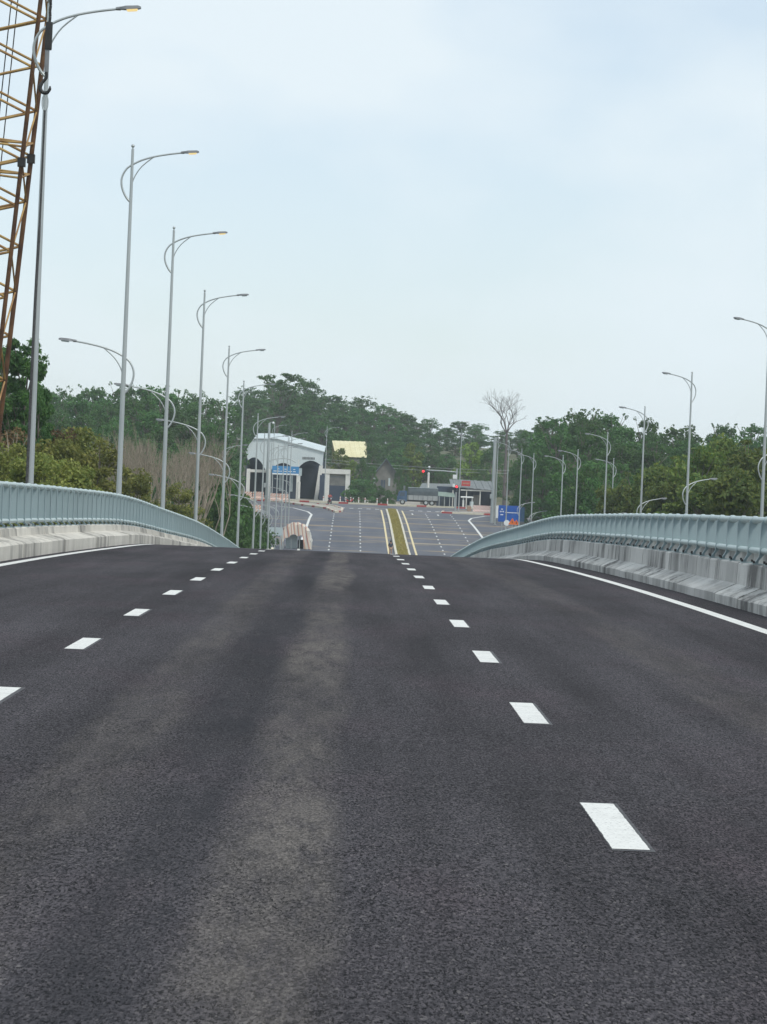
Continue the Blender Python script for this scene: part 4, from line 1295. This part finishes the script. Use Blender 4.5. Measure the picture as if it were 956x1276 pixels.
mb.add(v, [(j * n + i, j * n + i + 1, (j + 1) * n + i + 1, (j + 1) * n + i) for j in range(nx) for i in range(n - 1)] + [tuple(range(n))[::-1], tuple(range(nx * n, nx * n + n))], True)
mb.build('tarpaulin', M['tarp_dark'], tk)
tb('ridge_strip', 1.7, Lt - .1, -.82, -.55, 2.74, 2.80, M['panel_pale'])
def wheel(root, x, y, r, wdt, z=None):
    z = r if z is None else z
    mb = MB()
    mb.tube([(x, y - wdt / 2, z), (x, y + wdt / 2, z)], r, 16)
    w0 = mb.build('tyre', M['rubber'], root)
    MB().tube([(x, y - wdt / 2 - .012, z), (x, y + wdt / 2 + .012, z)], r * .55, 12).build('rim', M['galv'], w0)
for x in (.85, Lt - 1.9, Lt - .95):
    for y in (-.85, .85): wheel(tk, x - Lt / 2, y, .44, .3)

# ---------------------------------------------------------------- signals, masts, signs
tl = empty('traffic_signal', (ux(567.5, 636, 476), 476, prof(476)), 0, 'grey mast-arm traffic signal with two red lights lit at the crossing', 'traffic light')
x0, z0 = tl.location.x, tl.location.z
zt = vz(569, 588, 476) - z0
MB().tube([(0, 0, -.15), (0, 0, zt + .5)], [.15, .11], 12).build('mast', M['galv'], tl)
xa = ux(531.5, 587, 476) - x0
MB().tube([(0, 0, zt - .05), (xa * .5, 0, zt + .08), (xa, 0, zt + .12)], [.09, .075, .055], 8).build('arm', M['galv'], tl)
def head_(u, v, horiz):
    p = at(u, v, 475.6)
    c = Vector((p.x - x0, -.45, p.z - z0))
    h = MB().box(c, (.95, .24, .38) if horiz else (.38, .24, 1.0), None, .05).build('signal_head', M['black'], tl)
    off = Vector((0, 0, .3)) if not horiz else Vector((-.3, 0, 0))
    MB().tube([c + off + Vector((0, -.125, 0)), c + off + Vector((0, -.17, 0))], [.17, .15], 14).build('red_lamp', M['redlight'], h)
    for k in (1, 2):
        o2 = Vector((0, 0, .3 - .3 * k)) if not horiz else Vector((-.3 + .3 * k, 0, 0))
        MB().tube([c + o2 + Vector((0, -.125, 0)), c + o2 + Vector((0, -.15, 0))], .12, 12).build('dark_lamp', M['glass'], h)
head_(530.0, 587.3, True)
head_(569, 609, False)
MB().box(at(565.5, 605, 475.5) - tl.location, (.35, .2, .5), None, .03).build('control_box', M['sign_white'], tl)
MB().box(at(567, 594, 475.8) - tl.location, (.6, .06, .6)).build('small_sign', M['sign_white'], tl)
MB().sphere(at(535, 582, 476) - tl.location, .17).build('camera_dome', M['sign_white'], tl)
MB().tube([at(535, 582.5, 476) - tl.location, at(535, 587, 476) - tl.location], .03, 6).build('camera_stem', M['galv'], tl)

wp_ = empty('white_post', (ux(533, 620, 512), 512, prof(512)), 0, 'thick pale post standing behind the truck load', 'post')
MB().tube([(0, 0, 0), (0, 0, vz(533.5, 590, 512) - prof(512))], [.2, .17], 12).build('shaft', M['white_conc'], wp_)
MB().sphere((0, 0, vz(533.5, 590, 512) - prof(512)), .18).build('cap', M['white_conc'], wp_)

def mast(u, v, d, r, label):
    p = at(u, v, d)
    zb_ = ground_z(p.x, d)
    m_ = empty('camera_mast', (p.x, d, zb_), 0, label, 'mast')
    h = p.z - zb_
    MB().tube([(0, 0, -.1), (0, 0, h * .5), (0, 0, h)], [r * 1.1, r, r * .8], 12).build('shaft', M['galv'], m_)
    MB().tube([(0, 0, h), (.25, 0, h + .1), (.5, 0, h + .1)], .04, 6).build('bracket', M['galv'], m_)
    MB().sphere((.5, 0, h + .02), .16).build('camera_dome', M['sign_white'], m_)
    MB().box((-.28, -.05, h * .32), (.3, .3, .6), None, .03).build('control_box', M['galv'], m_)
    return m_
mast(617.5, 546, 428, .27, 'thick steel mast with a white camera dome left of the blue sign board')
mast(336, 527, 428, .20, 'steel mast with a white camera dome left of the overhead blue sign')

gs = empty('overhead_sign', (ux(333.8, 620, 424), 424, ground_z(ux(333.8, 620, 424), 424)), 0, 'sky-blue overhead direction sign on an arched arm before the canopy building', 'road sign')
def g_(u, v): return at(u, v, 424) - gs.location
MB().tube([(0, 0, -.1), (g_(334, 590).x, 0, g_(334, 576).z)], [.15, .13], 12).build('mast', M['galv'], gs)
MB().tube(spline([g_(334, 577), g_(338, 573.4), g_(350, 571.3), g_(361, 572.3), g_(369, 576)], 4), .06, 8).build('arm', M['galv'], gs)
MB().tube([g_(334, 583), g_(371, 586)], .05, 6).build('lower_arm', M['galv'], gs)
a, b = g_(339.5, 580.2), g_(372.5, 592.4)
bd = MB().box(((a.x + b.x) / 2, -.12, (a.z + b.z) / 2), (b.x - a.x, .07, a.z - b.z)).build('board', M['sign_blue2'], gs)
wdt, hgt = b.x - a.x, a.z - b.z
def on(x0, x1, z0, z1, mat=None): MB().box((a.x + wdt * (x0 + x1) / 2, -.165, b.z + hgt * (z0 + z1) / 2), (wdt * (x1 - x0), .012, hgt * (z1 - z0))).build('lettering', mat or M['sign_white'], bd)
on(.01, .99, .0, .17)
for i, (xx, ww) in enumerate([(.05, .12), (.19, .1), (.31, .05), (.45, .12), (.6, .14), (.78, .1)]):
    on(xx, xx + ww, .36, .44)
    if i % 2: on(xx, xx + ww * .8, .62, .69)
MB().box(g_(372, 583) + Vector((0, .1, 0)), (.12, .12, 2.2)).build('end_frame', M['white_conc'], gs)
MB().box(g_(374.6, 588.2) + Vector((0, .1, 0)), (.35, .08, 1.0)).build('side_panel', M['panel_pale'], gs)

bs_ = empty('direction_board', (ux(634, 650, 398), 398, ground_z(ux(634, 650, 398), 398)), 0, 'large royal blue road sign board with white lettering right of the far road', 'road sign')
def b_(u, v): return at(u, v, 398) - bs_.location
a, b = b_(621.5, 629.5), b_(648, 651)
bd = MB().box(((a.x + b.x) / 2, 0, (a.z + b.z) / 2), (b.x - a.x, .08, a.z - b.z), None).build('board', M['sign_blue'], bs_)
wdt, hgt = b.x - a.x, a.z - b.z
def on(x0, x1, z0, z1, mat=None): MB().box((a.x + wdt * (x0 + x1) / 2, -.05, b.z + hgt * (z0 + z1) / 2), (wdt * (x1 - x0), .012, hgt * (z1 - z0))).build('lettering', mat or M['sign_white'], bd)
on(.12, .2, .74, .80); on(.30, .92, .55, .59); on(.1, .22, .40, .46)
for x_ in (.05, .12, .19): on(x_ + .02, x_ + .06, .58, .66)
for u in (626, 643): MB().tube([(b_(u, 640).x, .1, -.1), (b_(u, 640).x, .1, a.z - .1)], .06, 8).build('post', M['galv'], bs_)
MB().box(((b_(619.5, 638)).x, -.02, b_(619.5, 638).z), (.25, .06, 1.5)).build('side_marker', M['sign_white'], bs_)
a2, b2 = b_(648.4, 632), b_(653, 650)
MB().box(((a2.x + b2.x) / 2 + .05, .25, (a2.z + b2.z) / 2), (b2.x - a2.x, .06, a2.z - b2.z), Matrix.Rotation(.3, 3, 'Z')).build('side_board', M['truck_blue'], bs_)

rs = empty('round_sign', (ux(631.5, 652, 385), 385, ground_z(ux(631.5, 652, 385), 385)), 0, 'round white sign below the royal blue board', 'road sign')
c = at(631.5, 651.5, 385) - rs.location
MB().tube([c + Vector((0, -.03, 0)), c + Vector((0, .03, 0))], .35, 20).build('disc', M['sign_white'], rs)
MB().tube([(c.x, .08, -.1), (c.x, .08, c.z + .2)], .04, 8).build('post', M['galv'], rs)
for k, (u, v, lb) in enumerate([(638.5, 650.5, 'orange triangular warning sign right of the round white sign'), (643.5, 651.5, 'second orange warning sign, nearer the lamp pole')]):
    ws = empty('warning_sign', (ux(u, v, 383 + k), 383 + k, ground_z(ux(u, v, 383), 383)), 0, lb, 'road sign')
    c = at(u, v, 383 + k) - ws.location
    h = .5 - .1 * k
    MB().add([(c.x - h, -.03, c.z - h * .6), (c.x + h, -.03, c.z - h * .6), (c.x, -.03, c.z + h * .95), (c.x - h, .03, c.z - h * .6), (c.x + h, .03, c.z - h * .6), (c.x, .03, c.z + h * .95)],
             [(0, 1, 2), (5, 4, 3), (0, 3, 4, 1), (1, 4, 5, 2), (2, 5, 3, 0)]).build('plate', M['sign_orange'], ws)
    MB().box((c.x, -.037, c.z), (.07, .01, h * .6)).build('symbol', M['black'], ws)
    MB().tube([(c.x, .07, -.1), (c.x, .07, c.z + .2)], .035, 8).build('post', M['galv'], ws)

bp_ = empty('blank_board', (ux(341, 670, 338), 338, ground_z(ux(341, 670, 338), 338)), 0, 'pale blue-grey blank board on two posts left of the tarpaulin shelter', 'board')
c0, c1 = at(331.5, 656.5, 338) - bp_.location, at(352, 667.5, 338) - bp_.location
MB().box(((c0.x + c1.x) / 2, 0, (c0.z + c1.z) / 2), (c1.x - c0.x, .06, c0.z - c1.z)).build('panel', M['panel_pale'], bp_)
for x in (c0.x - .03, c1.x): MB().tube([(x, .06, -.1), (x, .06, c0.z + .05)], .05, 8).build('post', M['galv'], bp_)

# ---------------------------------------------------------------- traffic barriers
def water_barrier(u0, u1, v0, v1, d, mat, label, group):
    A, B = at(u0, v0, d), at(u1, v1, d)
    zb_ = max(prof(d) + .005, B.z)
    root = empty('traffic_barrier', ((A.x + B.x) / 2, d, zb_), 0, label, 'barrier', group)
    w_, h = B.x - A.x, max(.8, A.z - zb_)
    pr = [(-.28, 0), (-.28, h * .22), (-.12, h * .42), (-.09, h), (.09, h), (.12, h * .42), (.28, h * .22), (.28, 0)]
    MB().prism([(y, z) for y, z in pr], 'X', -w_ / 2, w_ / 2).build('body', mat, root)
    for x in (-w_ * .3, w_ * .3): MB().box((x, 0, .06), (.3, .62, .1)).build('foot', M['white_conc'], root)
    return root
GB = 'red and white traffic barriers'
water_barrier(305, 314, 612.5, 623, 478, M['barrier_rw'], 'leftmost striped red and white barrier before the canopy building', GB)
water_barrier(315.5, 328.5, 612.5, 623, 478, M['barrier_rw'], 'second striped barrier from the left before the canopy building', GB)
water_barrier(335.5, 347, 614.5, 624.5, 476, M['barrier_rw'], 'striped red and white barrier left of the pair beneath the overhead sign', GB)
water_barrier(348, 359.5, 615, 625, 476, M['barrier_rw'], 'striped red and white barrier right of the pair beneath the overhead sign', GB)
water_barrier(307, 327, 628.5, 638, 415, M['barrier_rw'], 'striped barrier low beside the dark bushes on the left', GB)
water_barrier(589.5, 600.8, 629.5, 640, 468, M['barrier_rw2'], 'pale barrier with thin red stripes left of the pair before the shop', GB)
water_barrier(601.2, 612.3, 630, 640.5, 468, M['barrier_rw2'], 'pale barrier with thin red stripes right of the pair before the shop', GB)
bx = empty('yellow_box', (ux(584.5, 638, 470), 470, prof(470)), 0, 'small yellow-tan box on the pavement below the kiosk', 'box')
MB().box((0, 0, .52), (.62, .5, .75), None, .03).build('case', M['cloth_tan'], bx)
MB().box((0, 0, .93), (.68, .56, .07), None, .02).build('lid', M['cream_kerb'], bx)
for i, u in enumerate([403, 424, 431, 437, 447, 455, 470, 483]):
    p = at(u, 624, 503 + (i % 3) * .4)
    bo = empty('bollard', (p.x, p.y, prof(503) + .12), 0, 'low white post on the far pavement, %s of eight from the left' % ('first', 'second', 'third', 'fourth', 'fifth', 'sixth', 'seventh', 'last')[i], 'bollard', 'low white posts on the far pavement')
    MB().tube([(0, 0, 0), (0, 0, .85), (0, 0, .92)], [.09, .085, .05], 8).build('post', M['white_conc'], bo)
    MB().tube([(0, 0, .60), (0, 0, .72)], .093, 8).build('band', M['sign_red'], bo)

# ---------------------------------------------------------------- tarpaulin shelter
sd_ = 352.0
p = at(368, 680, sd_)
sh = empty('tarpaulin_shelter', (p.x, sd_, prof(sd_)), 0, 'rounded shelter draped with a red and white striped tarpaulin left of the far road', 'shelter')
Wd, Hh = 3.5, at(368, 653, sd_).z - prof(sd_)
nu_, nv_ = 36, 12
mb = MB()
v = []
g = random.Random(3)
for j in range(nv_ + 1):
    y = 2.6 * j / nv_
    for i in range(nu_ + 1):
        a = math.pi * i / nu_
        rr = 1 + .04 * math.sin(i * 1.3 + j * .8) + .035 * math.sin(j * 1.7 + i * .9) + g.uniform(-.02, .02)
        x = -math.cos(a) * Wd / 2 * rr
        z = (math.sin(a) ** .62) * Hh * rr
        if i < 12: z = max(z, Hh * (.40 + .03 * math.sin(i * 1.9)))
        fl = .25 * math.sin(i * .8) * (1 if j == 0 else .3)
        v.append((x, y - (.2 if j == 0 else 0) + fl * .2, z))
n = nu_ + 1
mb.add(v, [(j * n + i, j * n + i + 1, (j + 1) * n + i + 1, (j + 1) * n + i) for j in range(nv_) for i in range(nu_)], True)
# ragged front valance hanging from the hoop
vv = []
for i in range(nu_ + 1):
    x, y, z = v[i]
    hang = Hh * (.36 + .12 * abs(math.sin(i * .7))) * (1.0 if i > 3 else .5)
    if i > 24: hang = Hh * .95
    zz = max(.03, z - hang)
    vv += [(x * .985, y - .02, z - .005), (x * .96 - .05 * (i > 24), y - .08, zz)]
mb.add(vv, [(2 * i, 2 * i + 1, 2 * i + 3, 2 * i + 2) for i in range(nu_)], True)
o = mb.build('tarpaulin', M['tarp'], sh)
uvl = o.data.uv_layers.new(name='UVMap')
co = [vtx.co for vtx in o.data.vertices]
for lp in o.data.loops:
    c = co[lp.vertex_index]
    uvl.data[lp.index].uv = ((c.x / Wd + .5) * .85 + .10 * c.z / Hh + .02 * math.sin(c.z * 5 + c.x * 3), c.z / Hh)
for x in (-1.3, -.45, .45, 1.3): MB().tube([(x, .1, 0), (x, .1, Hh * (.45 if abs(x) > 1 else .8))], .045, 8).build('pole', M['galv'], sh)
for x in (-.85, -.42, .0): MB().box((x, .9, Hh * .28), (.40, .03, Hh * .56)).build('panel', M['panel_pale'], sh)
MB().box((.7, 1.6, .5), (.9, .6, 1.0), None, .05).build('crate', M['black'], sh)

# rubble and earth at the left verge
for i, (u, v_, d, r, t, mm) in enumerate([(312, 684, 300, .55, 'reddish rubble stone at the crest right of the left railing end', 'cloth_tan'), (320, 681, 305, .7, 'pale boulder between two far left lamps', 'conc_l'),
                                          (338, 681, 322, .6, 'cream boulder below the blank board', 'cream_kerb')]):
    p = at(u, v_, d)
    gz_ = ground_z(p.x, d)
    mb = MB().sphere((0, 0, 0), 1, 12, 8)
    gg = random.Random(i)
    mb.v = [tuple(np.array(q) * (1 + gg.uniform(-.18, .18))) for q in mb.v]
    o = tag(mb.build('boulder', M[mm], None, (p.x, d, gz_ + r * 1.2)), t, 'boulder', 'boulders on the left verge')
    o.scale = (r, r * .8, r * 1.6)

# ---------------------------------------------------------------- people and motorcycle
def skin(name, verts, edges, radii, mat, parent, loc=(0, 0, 0), root_v=0):
    me = bpy.data.meshes.new(name)
    me.from_pydata(verts, edges, [])
    o = link(name, me, parent, loc)
    sm = o.modifiers.new('Skin', 'SKIN')
    for i, r in enumerate(radii): me.skin_vertices[0].data[i].radius = (r, r)
    me.skin_vertices[0].data[root_v].use_root = True
    sm.use_smooth_shade = True
    sb = o.modifiers.new('Sub', 'SUBSURF')
    sb.levels = sb.render_levels = 1
    me.materials.append(mat)
    return o
def figure(root, J, shirt, trousers):
    names = list(J)
    V_ = [J[k] for k in names]
    ix = {k: i for i, k in enumerate(names)}
    E_ = [('pelvis', 'chest'), ('chest', 'neck'), ('neck', 'head'), ('head', 'crown')]
    for s_ in 'lr':
        E_ += [('chest', 'sh' + s_), ('sh' + s_, 'el' + s_), ('el' + s_, 'wr' + s_), ('wr' + s_, 'hd' + s_), ('pelvis', 'hip' + s_), ('hip' + s_, 'kn' + s_), ('kn' + s_, 'an' + s_), ('an' + s_, 'to' + s_)]
    rad = dict(pelvis=.13, chest=.145, neck=.06, head=.10, crown=.075)
    for s_ in 'lr': rad.update({'sh' + s_: .065, 'el' + s_: .045, 'wr' + s_: .03, 'hd' + s_: .035, 'hip' + s_: .085, 'kn' + s_: .06, 'an' + s_: .04, 'to' + s_: .04})
    body = skin('body', V_, [(ix[a], ix[b]) for a, b in E_], [rad[k] for k in names], M['skin'], root)
    def cloth(nm, keys, edges, k_, mat):
        i2 = {k: i for i, k in enumerate(keys)}
        skin(nm, [J[k] for k in keys], [(i2[a], i2[b]) for a, b in edges], [rad[k] * k_ for k in keys], mat, root)
    cloth('shirt', ['pelvis', 'chest', 'shl', 'ell', 'shr', 'elr'], [('pelvis', 'chest'), ('chest', 'shl'), ('shl', 'ell'), ('chest', 'shr'), ('shr', 'elr')], 1.17, shirt)
    cloth('trousers', ['pelvis', 'hipl', 'knl', 'anl', 'hipr', 'knr', 'anr'], [('pelvis', 'hipl'), ('hipl', 'knl'), ('knl', 'anl'), ('pelvis', 'hipr'), ('hipr', 'knr'), ('knr', 'anr')], 1.18, trousers)
    h = Vector(J['head'])
    MB().sphere((h.x, h.y + .015, h.z + .045), .118, 12, 8, (1, 1.05, 1)).build('hair', M['hair'], root)
    MB().box((h.x, h.y - .115, h.z - .02), (.025, .03, .045), None, .008).build('nose', M['skin'], root)
    return body
px_ = at(487, 680, 345).x
pr = empty('person', (px_, 345, prof(345)), .3, 'person in dark clothes standing at the left kerb of the grass median', 'person')
figure(pr, dict(pelvis=(0, 0, .92), chest=(0, .02, 1.28), neck=(0, .01, 1.47), head=(0, -.02, 1.58), crown=(0, -.01, 1.68),
                shl=(.19, .01, 1.40), ell=(.25, .03, 1.12), wrl=(.23, -.08, .90), hdl=(.22, -.12, .82), shr=(-.19, .01, 1.40), elr=(-.26, .02, 1.12), wrr=(-.22, -.1, .92), hdr=(-.2, -.15, .85),
                hipl=(.09, 0, .86), knl=(.11, -.02, .48), anl=(.12, .02, .09), tol=(.13, -.13, .04), hipr=(-.09, 0, .86), knr=(-.11, -.03, .48), anr=(-.12, .01, .09), tor=(-.13, -.14, .04)), M['cloth_dark'], M['cloth_tan'])

def motorcycle(u, d, rz, label):
    x = ux(u, 624, d)
    mo = empty('motorcycle', (x, d, prof(d)), rz, label, 'motorcycle')
    for y in (-.62, .62):
        mb = MB()
        ring = [(0, y + .25 * math.cos(2 * math.pi * k / 16), .3 + .25 * math.sin(2 * math.pi * k / 16)) for k in range(17)]
        mb.tube(ring, .05, 8, False)
        wl = mb.build('tyre', M['rubber'], mo)
        MB().tube([(-.03, y, .3), (.03, y, .3)], .09, 10).build('rim', M['galv'], wl)
        for k in range(6): MB().tube([(0, y, .3), (0, y + .24 * math.cos(k * 1.047), .3 + .24 * math.sin(k * 1.047))], .008, 4).build('spoke', M['galv'], wl)
    MB().tube(spline([(0, -.48, .75), (0, -.2, .45), (0, .2, .42), (0, .55, .62)], 3), [.07] + [.11] * 8 + [.06], 8).build('frame', M['cloth_red'], mo)
    MB().box((0, .25, .76), (.24, .75, .11), None, .04).build('seat', M['black'], mo)
    MB().box((0, .08, .36), (.22, .4, .26), None, .05).build('engine', M['black'], mo)
    MB().tube([(0, -.62, .3), (0, -.45, .95)], .035, 6).build('fork', M['galv'], mo)
    MB().tube([(-.32, -.36, 1.02), (0, -.45, .96), (.32, -.36, 1.02)], .02, 6).build('handlebar', M['black'], mo)
    MB().sphere((0, -.55, .88), .09).build('headlight', M['sign_white'], mo)
    return mo
motorcycle(411, 489, .35, 'small motorcycle ridden past the red kerb below the gateway')
rx_ = ux(411, 624, 489)
rp = empty('person', (rx_, 489, prof(489)), .35, 'person in a red top riding the motorcycle by the gateway', 'person')
figure(rp, dict(pelvis=(0, .22, .90), chest=(0, .12, 1.24), neck=(0, .06, 1.42), head=(0, .02, 1.53), crown=(0, .03, 1.62),
                shl=(.19, .08, 1.36), ell=(.30, -.08, 1.14), wrl=(.30, -.3, 1.06), hdl=(.31, -.36, 1.05), shr=(-.19, .08, 1.36), elr=(-.30, -.08, 1.14), wrr=(-.30, -.3, 1.06), hdr=(-.31, -.36, 1.05),
                hipl=(.12, .18, .86), knl=(.2, -.2, .74), anl=(.2, -.02, .36), tol=(.2, -.15, .30), hipr=(-.12, .18, .86), knr=(-.2, -.2, .74), anr=(-.2, -.02, .36), tor=(-.2, -.15, .30)), M['cloth_red'], M['cloth_dark'])
motorcycle(608, 372, 1.3, 'dark motorcycle parked beyond the end of the right railing')
motorcycle(436, 500.5, 1.5, 'motorcycle standing at the far pavement right of the gateway')

# overhead wires behind the crossing
for i, (v0, v1) in enumerate([(571, 574), (574.5, 578)]):
    A, B = at(300, v0 - 12, 556), at(720, v1 + 12, 556)
    pts = [A.lerp(B, t / 20) - Vector((0, 0, 1.2 * (1 - (2 * t / 20 - 1) ** 2))) for t in range(21)]
    tag(MB().tube(pts, .022, 5).build('power_line', M['galv']), ('upper' if i == 0 else 'lower') + ' thin overhead wire crossing behind the red signal', 'wire', 'overhead wires')
for u in (300, 720):
    p = at(u, 570, 556)
    gz_ = ground_z(p.x, 556)
    up = empty('utility_pole', (p.x, 556, gz_), 0, 'utility pole carrying the wires, hidden among the trees on the %s' % ('left' if u < 400 else 'right'), 'utility pole')
    top = max(at(u, 552, 556).z, at(u, 586, 556).z) - gz_
    MB().tube([(0, 0, -.3), (0, 0, top + 1.5)], [.16, .11], 10).build('pole', M['white_conc'], up)
    MB().box((0, 0, top + .6), (1.4, .1, .1)).build('crossarm', M['galv'], up)

# ---------------------------------------------------------------- haze
zlo = min(vv_[2] for vv_ in [(x, y, ground_z(x, y)) for x in (-20, 0, 30) for y in range(-20, 320, 20)]) - 1.2
MB().box((0, 600, (zlo + 32) / 2), (3100, 1900, 32 - zlo)).build('haze', None or M['white'])
hz = bpy.data.objects['haze']
hm = bpy.data.materials.new('haze_air')
hm.use_nodes = True
hm.node_tree.nodes.clear()
ho = hm.node_tree.nodes.new('ShaderNodeOutputMaterial')
hv = hm.node_tree.nodes.new('ShaderNodeVolumePrincipled')
hv.inputs['Color'].default_value = (.86, .95, 1.0, 1)
hv.inputs['Density'].default_value = 0.00018
hv.inputs['Anisotropy'].default_value = 0.0
hm.node_tree.links.new(hv.outputs[0], ho.inputs['Volume'])
hz.data.materials.clear()
hz.data.materials.append(hm)
tag(hz, kind='stuff')
